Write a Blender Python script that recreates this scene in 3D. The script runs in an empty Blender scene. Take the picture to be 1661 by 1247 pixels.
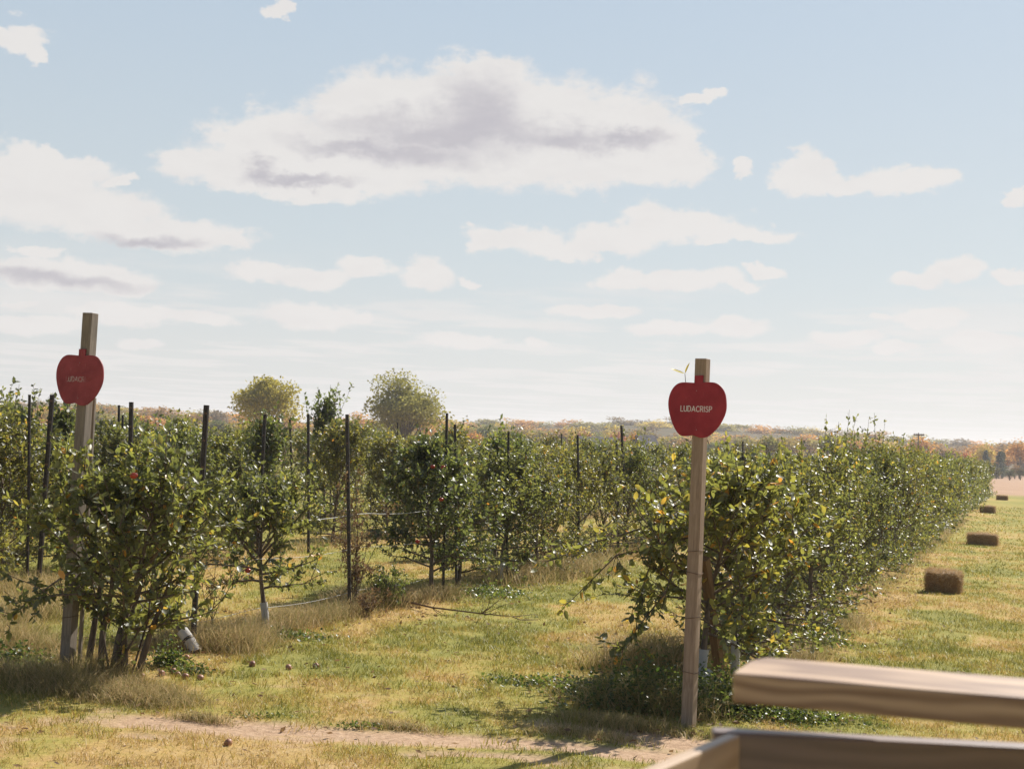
import bpy, math, random
import numpy as np
from mathutils import Vector, Matrix, noise as mnoise

SC = bpy.context.scene
COL = SC.collection
# ------------------------------------------------------------------ camera
F, CX, CY, CAMZ = 2307.0, 830.5, 623.5, 2.6
ROLL, PITCH = math.radians(2.3), math.radians(2.56)
cf = np.array([0, math.cos(PITCH), math.sin(PITCH)])
_r0 = np.array([1., 0, 0]); _u0 = np.cross(_r0, cf)
cr = math.cos(ROLL) * _r0 + math.sin(ROLL) * _u0
cu = np.cross(cr, cf)
cam = bpy.data.cameras.new('camera'); camo = bpy.data.objects.new('camera', cam); COL.objects.link(camo)
M = Matrix(((cr[0], cu[0], -cf[0], 0), (cr[1], cu[1], -cf[1], 0), (cr[2], cu[2], -cf[2], CAMZ), (0, 0, 0, 1)))
camo.matrix_world = M
cam.sensor_width = 36; cam.lens = F / 1661 * 36; cam.clip_start = .05; cam.clip_end = 9000
cam.dof.use_dof = True; cam.dof.focus_distance = 17; cam.dof.aperture_fstop = 7.6
SC.camera = camo
SC.view_settings.view_transform = 'Standard'; SC.view_settings.look = 'None'
SC.view_settings.exposure = 0.46; SC.view_settings.gamma = 1
SC.render.engine = 'CYCLES'
SC.cycles.use_denoising = True
SC.cycles.max_bounces = 8; SC.cycles.diffuse_bounces = 3; SC.cycles.glossy_bounces = 2
SC.cycles.transmission_bounces = 4; SC.cycles.volume_bounces = 1; SC.cycles.sample_clamp_indirect = 4
SC.cycles.caustics_reflective = False; SC.cycles.caustics_refractive = False

def ray(x, y):
    return cf + (x - CX) / F * cr - (y - CY) / F * cu
def grd(x, y, z=0.0):
    d = ray(x, y); t = (z - CAMZ) / d[2]
    return np.array([0, 0, CAMZ]) + t * d
def atY(x, y, Y):
    d = ray(x, y)
    return np.array([0, 0, CAMZ]) + d * (Y / d[1])
def prj(p):
    v = np.array(p, float) - [0, 0, CAMZ]; d = v @ cf
    return CX + F * (v @ cr) / d, CY - F * (v @ cu) / d
# orchard frame: rows run along DV, PV points across them (to the right)
_a = math.radians(19.86)
DV = np.array([math.sin(_a), math.cos(_a), 0.]); PV = np.array([math.cos(_a), -math.sin(_a), 0.])
R0 = grd(1117, 1175); L0 = grd(108, 1095)
def row(ac, al, z=0.0):
    return R0 + PV * ac + DV * al + np.array([0, 0, z])
def rowx(ac, xpx):
    lo, hi = -3., 220.
    for _ in range(50):
        m = (lo + hi) / 2
        if prj(row(ac, m))[0] < xpx: lo = m
        else: hi = m
    return row(ac, (lo + hi) / 2)
ROWAC = [-0.35, -6.6, -13.0, -19.3, -25.6, -31.9, -38.2, -44.5]

# ------------------------------------------------------------------ light and sky
SUN_EL, SUN_AZ = math.radians(41), math.radians(38)     # azimuth from +Y towards +X
sdir = Vector((math.cos(SUN_EL) * math.sin(SUN_AZ), math.cos(SUN_EL) * math.cos(SUN_AZ), math.sin(SUN_EL)))
sun = bpy.data.lights.new('sun', 'SUN'); sun.energy = 5.0; sun.angle = math.radians(.55); sun.color = (1, .945, .86)
suno = bpy.data.objects.new('sun', sun); COL.objects.link(suno)
suno.rotation_euler = sdir.to_track_quat('Z', 'Y').to_euler()

world = bpy.data.worlds.new('World'); SC.world = world; world.use_nodes = True
class NT:
    def __init__(s, tree): s.t = tree; s.n = tree.nodes; s.l = tree.links
    def put(s, inp, v):
        if isinstance(v, bpy.types.NodeSocket): s.l.new(v, inp)
        elif v is not None:
            try: inp.default_value = v
            except Exception:
                inp.default_value = (*v, 1) if len(v) == 3 else v
    def math(s, op, a, b=None, c=None, clamp=False):
        n = s.n.new('ShaderNodeMath'); n.operation = op; n.use_clamp = clamp
        for i, v in enumerate((a, b, c)):
            if v is not None: s.put(n.inputs[i], v)
        return n.outputs[0]
    def vm(s, op, a, b=None, c=None, out=0):
        n = s.n.new('ShaderNodeVectorMath'); n.operation = op
        for i, v in enumerate((a, b, c)):
            if v is not None: s.put(n.inputs[i], v)
        return n.outputs[out]
    def mix(s, f, a, b, bt='MIX'):
        n = s.n.new('ShaderNodeMix'); n.data_type = 'RGBA'; n.blend_type = bt
        s.put(n.inputs[0], f); s.put(n.inputs[6], a); s.put(n.inputs[7], b)
        return n.outputs[2]
    def noise(s, vec, scale, detail=4, rough=.55, dist=0, out=0):
        n = s.n.new('ShaderNodeTexNoise'); s.put(n.inputs['Vector'], vec)
        n.inputs['Scale'].default_value = scale; n.inputs['Detail'].default_value = detail
        n.inputs['Roughness'].default_value = rough; n.inputs['Distortion'].default_value = dist
        return n.outputs[out]
    def ss(s, v, a, b, lo=0., hi=1.):
        n = s.n.new('ShaderNodeMapRange'); n.interpolation_type = 'SMOOTHSTEP'
        s.put(n.inputs[0], v); n.inputs[1].default_value = a; n.inputs[2].default_value = b
        n.inputs[3].default_value = lo; n.inputs[4].default_value = hi
        return n.outputs[0]
    def ramp(s, f, stops):
        n = s.n.new('ShaderNodeValToRGB'); s.put(n.inputs[0], f)
        e = n.color_ramp.elements
        while len(e) < len(stops): e.new(.5)
        for el, (p, c) in zip(e, stops): el.position = p; el.color = (*c, 1)
        return n.outputs[0]
    def attr(s, name, out='Fac'):
        n = s.n.new('ShaderNodeAttribute'); n.attribute_name = name
        return n.outputs[out]
    def geo(s, out='Position'):
        return s.n.new('ShaderNodeNewGeometry').outputs[out]
    def tc(s, out='Object'):
        return s.n.new('ShaderNodeTexCoord').outputs[out]
    def mapping(s, vec, scale=(1, 1, 1), loc=(0, 0, 0), rot=(0, 0, 0)):
        n = s.n.new('ShaderNodeMapping'); s.put(n.inputs[0], vec)
        n.inputs['Scale'].default_value = scale; n.inputs['Location'].default_value = loc; n.inputs['Rotation'].default_value = rot
        return n.outputs[0]

CLOUDS = [(800,205,215,92),(630,190,125,80),(985,215,135,72),(790,130,80,42),(460,235,135,55),(1060,262,75,38),(560,270,235,45),
 (345,275,85,32),(850,262,255,40),(480,298,170,22),(300,262,50,18),(1100,240,30,28),
 (55,300,125,52),(-30,300,80,60),(150,348,125,38),(300,382,115,26),(85,258,60,22),(30,270,60,30),(380,392,50,14),
 (60,447,85,28),(155,452,90,26),(60,412,45,10),(210,462,40,18),(20,60,50,26),(62,86,28,14),(440,8,26,12),
 (425,442,70,17),(510,450,58,18),(592,436,55,17),(695,445,46,24),(765,455,16,6),(188,290,18,11),
 (860,388,95,22),(790,388,40,20),(1000,385,80,24),(1095,362,100,28),(1215,377,75,15),(930,395,90,15),(1160,392,40,10),
 (1005,450,40,20),(1100,455,100,17),(1237,440,36,8),(1195,462,36,9),
 (1300,283,48,32),(1360,302,75,20),(1460,295,85,28),(1530,290,28,18),(1195,268,22,17),(1125,152,38,13),(1648,320,20,11),
 (1540,440,38,22),(1490,452,42,10),(1640,448,42,14),(510,515,88,22),(590,522,24,13),(960,500,78,12),
 (1200,533,55,17),(1085,536,80,13),(1508,515,65,17),(1420,512,16,5),(200,510,95,20),(60,525,80,15),(225,560,32,10),
 (330,518,60,11),(750,555,75,13),(1380,545,60,13),(1595,553,75,16),(30,492,32,6),(1450,565,40,9),(870,560,20,8)]
GREYS = [(775,190,60,50),(735,215,150,22),(900,225,80,18),(690,248,90,20),(430,277,26,12),(480,292,60,8),(600,240,95,13),
 (245,390,70,8),(1010,230,50,12),(80,456,110,8)]
def azel(x, y):
    d = ray(x, y); d = d / np.linalg.norm(d)
    return math.atan2(d[0], d[1]), math.asin(d[2])
def build_world():
    nt = NT(world.node_tree); nt.n.clear()
    sky = nt.n.new('ShaderNodeTexSky'); sky.sky_type = 'NISHITA'; sky.sun_disc = False
    sky.sun_elevation = SUN_EL; sky.sun_rotation = SUN_AZ; sky.air_density = 1.0; sky.dust_density = 1.2; sky.ozone_density = 1.6
    d = nt.vm('NORMALIZE', nt.tc('Generated'))
    sep = nt.n.new('ShaderNodeSeparateXYZ'); nt.l.new(d, sep.inputs[0])
    az = nt.math('ARCTAN2', sep.outputs[0], sep.outputs[1]); el = nt.math('ARCSINE', sep.outputs[2])
    cmb = nt.n.new('ShaderNodeCombineXYZ'); nt.l.new(az, cmb.inputs[0]); nt.l.new(el, cmb.inputs[1])
    base = cmb.outputs[0]
    st = nt.vm('MULTIPLY', d, (1, 1, 1.7))
    w1 = nt.vm('SUBTRACT', nt.noise(st, 22, 7, .6, out=1), (.5, .5, .5))
    w1 = nt.vm('MULTIPLY', w1, (.085, .050, 0)); wa = nt.ss(el, .04, .24, .3, 1.0)
    w1 = nt.vm('SCALE', w1); nt.l.new(wa, w1.node.inputs[3])
    p = nt.vm('ADD', base, w1)
    def field(lst, k):
        acc = None
        for (x, y, rx, ry) in lst:
            a, e = azel(x, y); ix, iy = F / rx, F / ry
            L = nt.vm('LENGTH', nt.vm('MULTIPLY_ADD', p, (ix, iy, 0), (-a * ix, -e * iy, 0)), out=1)
            acc = L if acc is None else nt.math('SMOOTH_MIN', acc, L, k)
        return acc
    D = field(CLOUDS, .28)
    fine = nt.math('SUBTRACT', nt.noise(st, 75, 8, .62), .5)
    D = nt.math('ADD', D, nt.math('MULTIPLY', fine, .85))
    mask = nt.ss(D, 1.22, .76)
    # thin wisps round the cumulus, elsewhere in the sky scattered clouds seen in perspective
    zz = nt.math('MAXIMUM', sep.outputs[2], .012)
    pl = nt.vm('DIVIDE', d, None); nt.l.new(nt.n[-1].outputs[0], pl.node.inputs[0]) if False else None
    cb = nt.n.new('ShaderNodeCombineXYZ')
    for i in range(2): nt.l.new(nt.math('DIVIDE', sep.outputs[i], zz), cb.inputs[i])
    nt.n.remove(pl.node)
    per = nt.noise(cb.outputs[0], .55, 7, .55)
    per = nt.noise(nt.vm('MULTIPLY', cb.outputs[0], (1, .8, 1)), .42, 7, .6)
    low = nt.ss(el, .08, .14, 1, 0)                  # the layered band above the horizon
    lowm = nt.math('MULTIPLY', nt.ss(per, .46, .58), low)
    back = nt.math('MULTIPLY', nt.ss(per, .58, .68), nt.ss(nt.math('ABSOLUTE', az), .55, .75))
    mask = nt.math('MAXIMUM', mask, nt.math('MULTIPLY', lowm, .75))
    mask = nt.math('MAXIMUM', mask, nt.math('MULTIPLY', back, .85))
    G = field(GREYS, .35)
    G = nt.math('ADD', G, nt.math('MULTIPLY', fine, .8))
    grey = nt.ss(G, 1.9, .15)
    ccol = nt.mix(grey, (.685, .67, .66), (.455, .44, .48))
    soft = nt.ss(nt.noise(nt.vm('MULTIPLY', d, (1, 1, 3)), 26, 5, .6), .42, .66)
    ccol = nt.mix(nt.math('MULTIPLY', soft, .16), ccol, (.58, .56, .565))
    bg = nt.n.new('ShaderNodeVectorMath'); bg.operation = 'SCALE'
    nt.l.new(sky.outputs[0], bg.inputs[0]); bg.inputs[3].default_value = .088
    hz = nt.ss(el, -.02, .16, .7, 0)
    skyc = nt.mix(nt.math('MULTIPLY', hz, .5), bg.outputs[0], (.66, .69, .70))
    front = nt.math('MULTIPLY', nt.ss(el, .75, .36), nt.ss(nt.math('ABSOLUTE', az), 1.7, .7))
    tone = nt.mix(nt.ss(el, .12, .36), nt.mix(nt.ss(el, .02, .15), (.60, .61, .612), (.53, .59, .62)), (.445, .54, .635))
    skyc = nt.mix(nt.math('MULTIPLY', front, .84), skyc, tone)
    fin = nt.mix(mask, skyc, ccol)
    b = nt.n.new('ShaderNodeBackground'); nt.l.new(fin, b.inputs[0]); b.inputs[1].default_value = .835
    o = nt.n.new('ShaderNodeOutputWorld'); nt.l.new(b.outputs[0], o.inputs[0])
build_world()

# ------------------------------------------------------------------ helpers
def tag(o, label=None, cat=None, group=None, kind=None):
    if label: o['label'] = label
    if cat: o['category'] = cat
    if group: o['group'] = group
    if kind: o['kind'] = kind
    return o
def empty(name, loc=(0, 0, 0), rz=0):
    o = bpy.data.objects.new(name, None); COL.objects.link(o); o.location = loc; o.rotation_euler[2] = rz
    o.empty_display_size = .2
    return o
def link(name, me, parent=None):
    o = bpy.data.objects.new(name, me); COL.objects.link(o)
    if parent: o.parent = parent
    return o
def mesh_np(name, V, T, mat, attrs=None, smooth=True):
    V = np.asarray(V, np.float32); T = np.asarray(T, np.int32); k = T.shape[1]
    me = bpy.data.meshes.new(name)
    me.vertices.add(len(V)); me.vertices.foreach_set('co', V.ravel())
    me.loops.add(T.size); me.loops.foreach_set('vertex_index', T.ravel())
    me.polygons.add(len(T)); me.polygons.foreach_set('loop_start', np.arange(0, T.size, k, dtype=np.int32))
    if smooth: me.polygons.foreach_set('use_smooth', np.ones(len(T), bool))
    me.update(calc_edges=True)
    for n, a in (attrs or {}).items():
        at = me.attributes.new(n, 'FLOAT', 'POINT'); at.data.foreach_set('value', np.asarray(a, np.float32))
    if mat: me.materials.append(mat)
    return me
def mesh_py(name, V, Fc, mat, smooth=False):
    me = bpy.data.meshes.new(name); me.from_pydata([tuple(map(float, v)) for v in V], [], Fc); me.update()
    if smooth: me.polygons.foreach_set('use_smooth', [True] * len(me.polygons))
    if mat: me.materials.append(mat)
    return me
def bevel(o, w, seg=2):
    m = o.modifiers.new('bevel', 'BEVEL'); m.width = w; m.segments = seg; m.limit_method = 'ANGLE'
    return o
def nrm(v):
    v = np.asarray(v, float); return v / (np.linalg.norm(v, axis=-1, keepdims=True) + 1e-9)
def tubes(lines, sides=5):
    """lines: list of (points (n,3), radii (n)) -> quads"""
    Vs, Fs, off = [], [], 0
    for P, Rr in lines:
        P = np.asarray(P, float); n = len(P)
        T = np.gradient(P, axis=0); T = nrm(T)
        a = np.array([0, 0, 1.]) if abs(T[0][2]) < .9 else np.array([1., 0, 0])
        X = nrm(np.cross(T, a)); Y = np.cross(T, X)
        ang = np.arange(sides) * 2 * math.pi / sides
        ring = (X[:, None, :] * np.cos(ang)[None, :, None] + Y[:, None, :] * np.sin(ang)[None, :, None]) * np.asarray(Rr)[:, None, None] + P[:, None, :]
        Vs.append(ring.reshape(-1, 3))
        i = np.arange(n - 1)[:, None] * sides; j = np.arange(sides)[None, :]; jn = (j + 1) % sides
        Fs.append(np.stack([i + j, i + jn, i + sides + jn, i + sides + j], -1).reshape(-1, 4) + off)
        off += n * sides
    return np.concatenate(Vs), np.concatenate(Fs)
def vnoise(x, y, seed=0):
    xi = np.floor(x).astype(np.int64); yi = np.floor(y).astype(np.int64); fx = x - xi; fy = y - yi
    def h(a, b):
        n = (a * 374761393 + b * 668265263 + seed * 144269) & 0xffffffff
        n = ((n ^ (n >> 13)) * 1274126177) & 0xffffffff
        return ((n ^ (n >> 16)) & 0xffff) / 65535.
    u = fx * fx * (3 - 2 * fx); v = fy * fy * (3 - 2 * fy)
    return (h(xi, yi) * (1 - u) + h(xi + 1, yi) * u) * (1 - v) + (h(xi, yi + 1) * (1 - u) + h(xi + 1, yi + 1) * u) * v
def fbm(x, y, oct=4, seed=0):
    s = 0; a = .5; t = 0
    for i in range(oct):
        s = s + a * vnoise(x * 2 ** i + 17 * i, y * 2 ** i - 9 * i, seed + i); t += a; a *= .55
    return s / t
def sstep(v, a, b):
    t = np.clip((v - a) / (b - a), 0, 1); return t * t * (3 - 2 * t)

# ------------------------------------------------------------------ materials
def newmat(name):
    m = bpy.data.materials.new(name); m.use_nodes = True; m.node_tree.nodes.clear(); return m, NT(m.node_tree)
def finish(m, nt, sh):
    o = nt.n.new('ShaderNodeOutputMaterial'); nt.l.new(sh, o.inputs[0]); return m
def bsdf(nt, col, rough=.6, spec=.5, bump=None, bs=.3, bd=.01, metal=0):
    b = nt.n.new('ShaderNodeBsdfPrincipled'); nt.put(b.inputs['Base Color'], col); nt.put(b.inputs['Roughness'], rough)
    b.inputs['Specular IOR Level'].default_value = spec; b.inputs['Metallic'].default_value = metal
    if bump is not None:
        bn = nt.n.new('ShaderNodeBump'); bn.inputs['Strength'].default_value = bs; bn.inputs['Distance'].default_value = bd
        nt.put(bn.inputs['Height'], bump); nt.l.new(bn.outputs[0], b.inputs['Normal'])
    return b.outputs[0]
def translucent(nt, sh, col, f):
    t = nt.n.new('ShaderNodeBsdfTranslucent'); nt.put(t.inputs[0], col)
    mx = nt.n.new('ShaderNodeMixShader'); nt.put(mx.inputs[0], f); nt.l.new(sh, mx.inputs[1]); nt.l.new(t.outputs[0], mx.inputs[2])
    return mx.outputs[0]
def leaf_mat(name, stops, tstops, rough=.34, spec=.6, tf=.42, tint=False):
    m, nt = newmat(name); t = nt.attr('tone')
    c = nt.ramp(t, stops); tc = nt.ramp(t, tstops)
    coat = .55 if name == 'apple_leaf' else 0
    if tint:
        oc = nt.n.new('ShaderNodeObjectInfo').outputs['Color']
        c = nt.mix(1.0, c, oc, 'MULTIPLY'); tc = nt.mix(1.0, tc, oc, 'MULTIPLY')
    sh = bsdf(nt, c, rough, spec); sh.node.inputs['Coat Weight'].default_value = coat; sh.node.inputs['Coat Roughness'].default_value = .42
    return finish(m, nt, translucent(nt, sh, tc, tf))
M_leaf = leaf_mat('apple_leaf',
    [(0, (.058, .066, .036)), (.4, (.10, .112, .056)), (.7, (.16, .168, .065)), (.92, (.27, .23, .055)), (.985, (.62, .33, .05))],
    [(0, (.16, .19, .05)), (.4, (.30, .32, .07)), (.7, (.42, .42, .07)), (.92, (.66, .54, .08)), (.985, (.85, .40, .06))], rough=.5, spec=.7, tf=.45, tint=True)
M_dead = leaf_mat('dead_leaf', [(0, (.10, .06, .035)), (1, (.26, .17, .09))], [(0, (.2, .11, .05)), (1, (.4, .25, .12))], rough=.7, spec=.2, tf=.3)
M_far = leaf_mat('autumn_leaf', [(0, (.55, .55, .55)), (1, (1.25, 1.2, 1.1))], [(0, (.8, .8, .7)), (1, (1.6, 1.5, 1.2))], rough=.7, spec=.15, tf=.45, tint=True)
def bark_mat(name, a, b, sc=18):
    m, nt = newmat(name); g = nt.mapping(nt.tc('Object'), (1, 1, .25)); n = nt.noise(g, sc, 5)
    return finish(m, nt, bsdf(nt, nt.ramp(n, [(.3, a), (.7, b)]), .85, .2, n, .5, .01))
M_bark = bark_mat('apple_bark', (.07, .05, .04), (.22, .17, .13))
M_guard = bark_mat('white_tree_guard', (.40, .38, .36), (.58, .56, .53), 8)
def wood_mat(name, a, b, knot, axis='Z', sc=1.0, rough=.75, spec=.25):
    m, nt = newmat(name); tc = nt.tc('Object')
    scl = {'Z': (1, 1, .06), 'X': (.06, 1, 1)}[axis]
    g = nt.vm('ADD', nt.mapping(tc, scl), nt.vm('SCALE', nt.noise(tc, 2.5 * sc, 2, out=1), None))
    g.node.inputs[1].default_value = (0, 0, 0)
    for nd in nt.n:
        if nd.bl_idname == 'ShaderNodeVectorMath' and nd.operation == 'SCALE': nd.inputs[3].default_value = .05
    n1 = nt.noise(g, 42 * sc, 4, .6); n2 = nt.noise(g, 160 * sc, 3, .6)
    c = nt.ramp(nt.math('ADD', nt.math('MULTIPLY', n1, .7), nt.math('MULTIPLY', n2, .3)), [(.32, a), (.62, b)])
    blot = nt.noise(tc, 2.2 * sc, 3)
    c = nt.mix(nt.ss(blot, .5, .75, 0, .45), c, (a[0] * .7, a[1] * .72, a[2] * .8))
    v = nt.n.new('ShaderNodeTexVoronoi'); nt.l.new(nt.mapping(tc, (1, 1, .55) if axis == 'Z' else (.55, 1, 1)), v.inputs[0]); v.inputs['Scale'].default_value = 3.1 * sc
    kn = nt.ss(v.outputs['Distance'], .05, .085, 1, 0)
    c = nt.mix(nt.math('MULTIPLY', kn, .8), c, knot)
    return finish(m, nt, bsdf(nt, c, rough, spec, n1, .35, .004))
M_post = wood_mat('weathered_post_wood', (.22, .15, .105), (.38, .285, .21), (.09, .05, .035))
M_postg = wood_mat('grey_post_wood', (.14, .115, .09), (.27, .225, .18), (.08, .05, .04))
M_brace = wood_mat('brown_brace_wood', (.15, .085, .05), (.27, .17, .10), (.06, .03, .02))
def rail_mat(name, a, b):
    m, nt = newmat(name); tc = nt.tc('Object')
    warp = nt.vm('SCALE', nt.noise(nt.mapping(tc, (.6, 1.5, 1.5)), 3, 2, out=1)); warp.node.inputs[3].default_value = .13
    g = nt.vm('ADD', nt.mapping(tc, (.35, 1, 1)), warp)
    w = nt.n.new('ShaderNodeTexWave'); w.wave_type = 'BANDS'; w.bands_direction = 'Z'; nt.l.new(g, w.inputs[0])
    w.inputs['Scale'].default_value = 14; w.inputs['Distortion'].default_value = 2.5; w.inputs['Detail'].default_value = 3
    n = nt.noise(nt.mapping(tc, (.04, 1, 1)), 120, 4)
    c = nt.ramp(nt.math('ADD', nt.math('MULTIPLY', w.outputs[1], .5), nt.math('MULTIPLY', n, .5)), [(.1, a), (.8, b)])
    return finish(m, nt, bsdf(nt, c, .42, .6, n, .2, .002))
M_rail = rail_mat('wagon_lumber', (.20, .10, .05), (.56, .37, .22))
M_rail2 = rail_mat('wagon_lumber_grey', (.17, .12, .10), (.25, .18, .15))
M_rail3 = rail_mat('wagon_lumber_tan', (.42, .28, .17), (.55, .39, .25))
def simple(name, a, b, sc=10, rough=.6, spec=.4, bs=.2, bd=.005, lo=.35, hi=.65):
    m, nt = newmat(name); n = nt.noise(nt.tc('Object'), sc, 5)
    return finish(m, nt, bsdf(nt, nt.ramp(n, [(lo, a), (hi, b)]), rough, spec, n, bs, bd))
M_red = simple('red_sign_paint', (.28, .016, .028), (.34, .024, .037), 5, .55, .3, .05)
M_red2 = simple('faded_red_sign_paint', (.24, .03, .04), (.31, .045, .056), 7, .7, .2, .05)
def sign_paint(name, a, b, worn, amt):
    m, nt = newmat(name); tc = nt.tc('Object')
    c = nt.ramp(nt.noise(tc, 6, 5, .6), [(.35, a), (.65, b)])
    sc = nt.noise(nt.mapping(tc, (1, .12, 1)), 60, 5, .7); fl = nt.noise(tc, 28, 6, .7)
    w = nt.math('MULTIPLY', nt.math('ADD', nt.ss(sc, .60, .75), nt.ss(fl, .64, .74)), amt, clamp=True)
    return finish(m, nt, bsdf(nt, nt.mix(w, c, worn), .55, .3, fl, .15, .002))
M_red = sign_paint('red_sign_paint', (.25, .014, .025), (.35, .027, .04), (.42, .12, .12), .35)
M_red2 = sign_paint('faded_red_sign_paint', (.21, .028, .038), (.32, .05, .06), (.40, .17, .16), .6)
M_white = simple('white_lettering', (.70, .68, .66), (.8, .78, .76), 10, .6)
M_black = simple('dark_steel_post', (.018, .014, .013), (.05, .038, .034), 25, .6, .4)
M_wire = simple('galvanised_wire', (.45, .45, .44), (.6, .6, .58), 10, .4, .5)
M_rust = simple('rusty_wire', (.10, .06, .04), (.2, .12, .08), 30, .7, .3)
M_apple = simple('apple_skin', (.25, .018, .015), (.42, .05, .025), 12, .3, .5, 0)
M_applerot = simple('fallen_apple_skin', (.22, .09, .055), (.42, .22, .13), 12, .45, .4, 0)
M_stem = simple('dark_stem', (.06, .045, .03), (.14, .1, .06), 20, .8)
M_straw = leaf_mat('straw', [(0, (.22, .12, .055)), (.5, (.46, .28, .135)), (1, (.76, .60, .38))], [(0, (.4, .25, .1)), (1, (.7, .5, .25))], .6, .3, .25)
M_twine = simple('baling_twine', (.30, .2, .1), (.45, .3, .16), 30, .8)
M_roof = simple('grey_shingle_roof', (.11, .105, .11), (.18, .17, .18), 2, .95, .1)
M_wall = simple('dark_barn_wall', (.10, .09, .095), (.16, .145, .15), 2, .8)
M_wallr = simple('brown_barn_wall', (.20, .14, .12), (.3, .22, .19), 2, .8)
M_silo = simple('pale_concrete', (.5, .49, .48), (.62, .61, .6), 1, .8)
M_dark = simple('dark_opening', (.02, .02, .022), (.04, .04, .042), 2, .5)
M_brownw = simple('utility_pole_wood', (.08, .06, .05), (.15, .11, .09), 3, .9)

# ------------------------------------------------------------------ ground fields
def across_along(x, y):
    dx, dy = x - R0[0], y - R0[1]
    return dx * PV[0] + dy * PV[1], dx * DV[0] + dy * DV[1]
TA, TB = grd(150, 1168), grd(1060, 1218)         # centre line of the worn wheel track
tdir = nrm((TB - TA)[:2]); tnor = np.array([-tdir[1], tdir[0]])
def fields(x, y):
    ac, al = across_along(x, y)
    s = (x - TA[0]) * tnor[0] + (y - TA[1]) * tnor[1]
    u = (x - TA[0]) * tdir[0] + (y - TA[1]) * tdir[1]
    wob = (fbm(x * .8, y * .8, 3, 5) - .5)
    n1 = fbm(x * 2.2, y * 4.5, 4, 9)
    w = .33 + .28 * (fbm(u * .6, u * 0, 3, 3) - .4)
    t1 = sstep(np.abs(s + wob * .35) / np.maximum(w, .08), 1.25, .6) * sstep(n1, .14, .34) * sstep(u, -.3, .4)
    s2 = s + .62 + wob * .5
    t2 = sstep(np.abs(s2) / .13, 1.3, .5) * sstep(fbm(u * .9 + 4, s * .6, 3, 21), .42, .56)
    bare = sstep(n1 + .5 * fbm(x * .7, y * .7, 3, 31), .95, 1.08) * sstep(al, .5, -1.0) * .8
    end = np.exp(-((ac + .4) / 1.1) ** 2 - ((al + .75) / .45) ** 2) * 1.3
    dirt = np.clip(np.maximum.reduce([t1, t2 * .9, bare, sstep(end, .35, .8)]), 0, 1)
    # dry / green patches
    g = fbm(x * .55 + 3, y * .30, 4, 41) * .65 + fbm(x * 1.9, y * 1.3, 3, 43) * .35
    dry = sstep(g, .36, .64)
    dry = np.clip(dry * .9 + .35 * sstep(al, -.6, -3) , 0, 1)
    rown = np.zeros_like(x)
    for a in ROWAC[:5]:
        rown = np.maximum(rown, np.exp(-((ac - a) / .85) ** 2) * (al > -.6))
    edge = np.exp(-((ac - .75) / .35) ** 2) * (al > 2)
    dry = np.clip(dry + .35 * rown + .4 * edge * fbm(x, y, 3, 47), 0, 1)
    dry = np.where(ac < -15, dry * .5, dry)
    far = sstep(al + 22 * (fbm(x * .03, y * .03, 2, 51) - .5), 122, 136)   # stubble field past the row ends
    return dirt, dry, rown, far
def gz(x, y):
    ac, al = across_along(x, y)
    z = (fbm(x * .5, y * .5, 3, 61) - .5) * .07 + (fbm(x * 2.5, y * 2.5, 2, 63) - .5) * .025
    d = np.hypot(x, y)
    return z * sstep(d, 90, 40)
def ground_color(nt, blades=False):
    dry, dirt, far = nt.attr('dry'), nt.attr('dirt'), nt.attr('far')
    pos = nt.geo()
    n = nt.noise(pos, 1.7, 6, .6); n2 = nt.noise(nt.vm('MULTIPLY', pos, (1, 1, 0)), 9, 5, .65)
    t = nt.math('ADD', nt.math('MULTIPLY_ADD', dry, .66, .17), nt.math('MULTIPLY', nt.math('SUBTRACT', nt.math('ADD', nt.math('MULTIPLY', n, .5), nt.math('MULTIPLY', n2, .5)), .5), 1.3 if not blades else .7))
    if blades: t = nt.math('ADD', t, nt.math('MULTIPLY', nt.math('SUBTRACT', nt.attr('tone'), .5), .75))
    c = nt.ramp(t, [(0, (.17, .19, .035)), (.35, (.31, .285, .055)), (.6, (.43, .335, .085)), (.82, (.52, .335, .12)), (1, (.56, .40, .21))])
    return c, dirt, far, n2, pos
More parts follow.
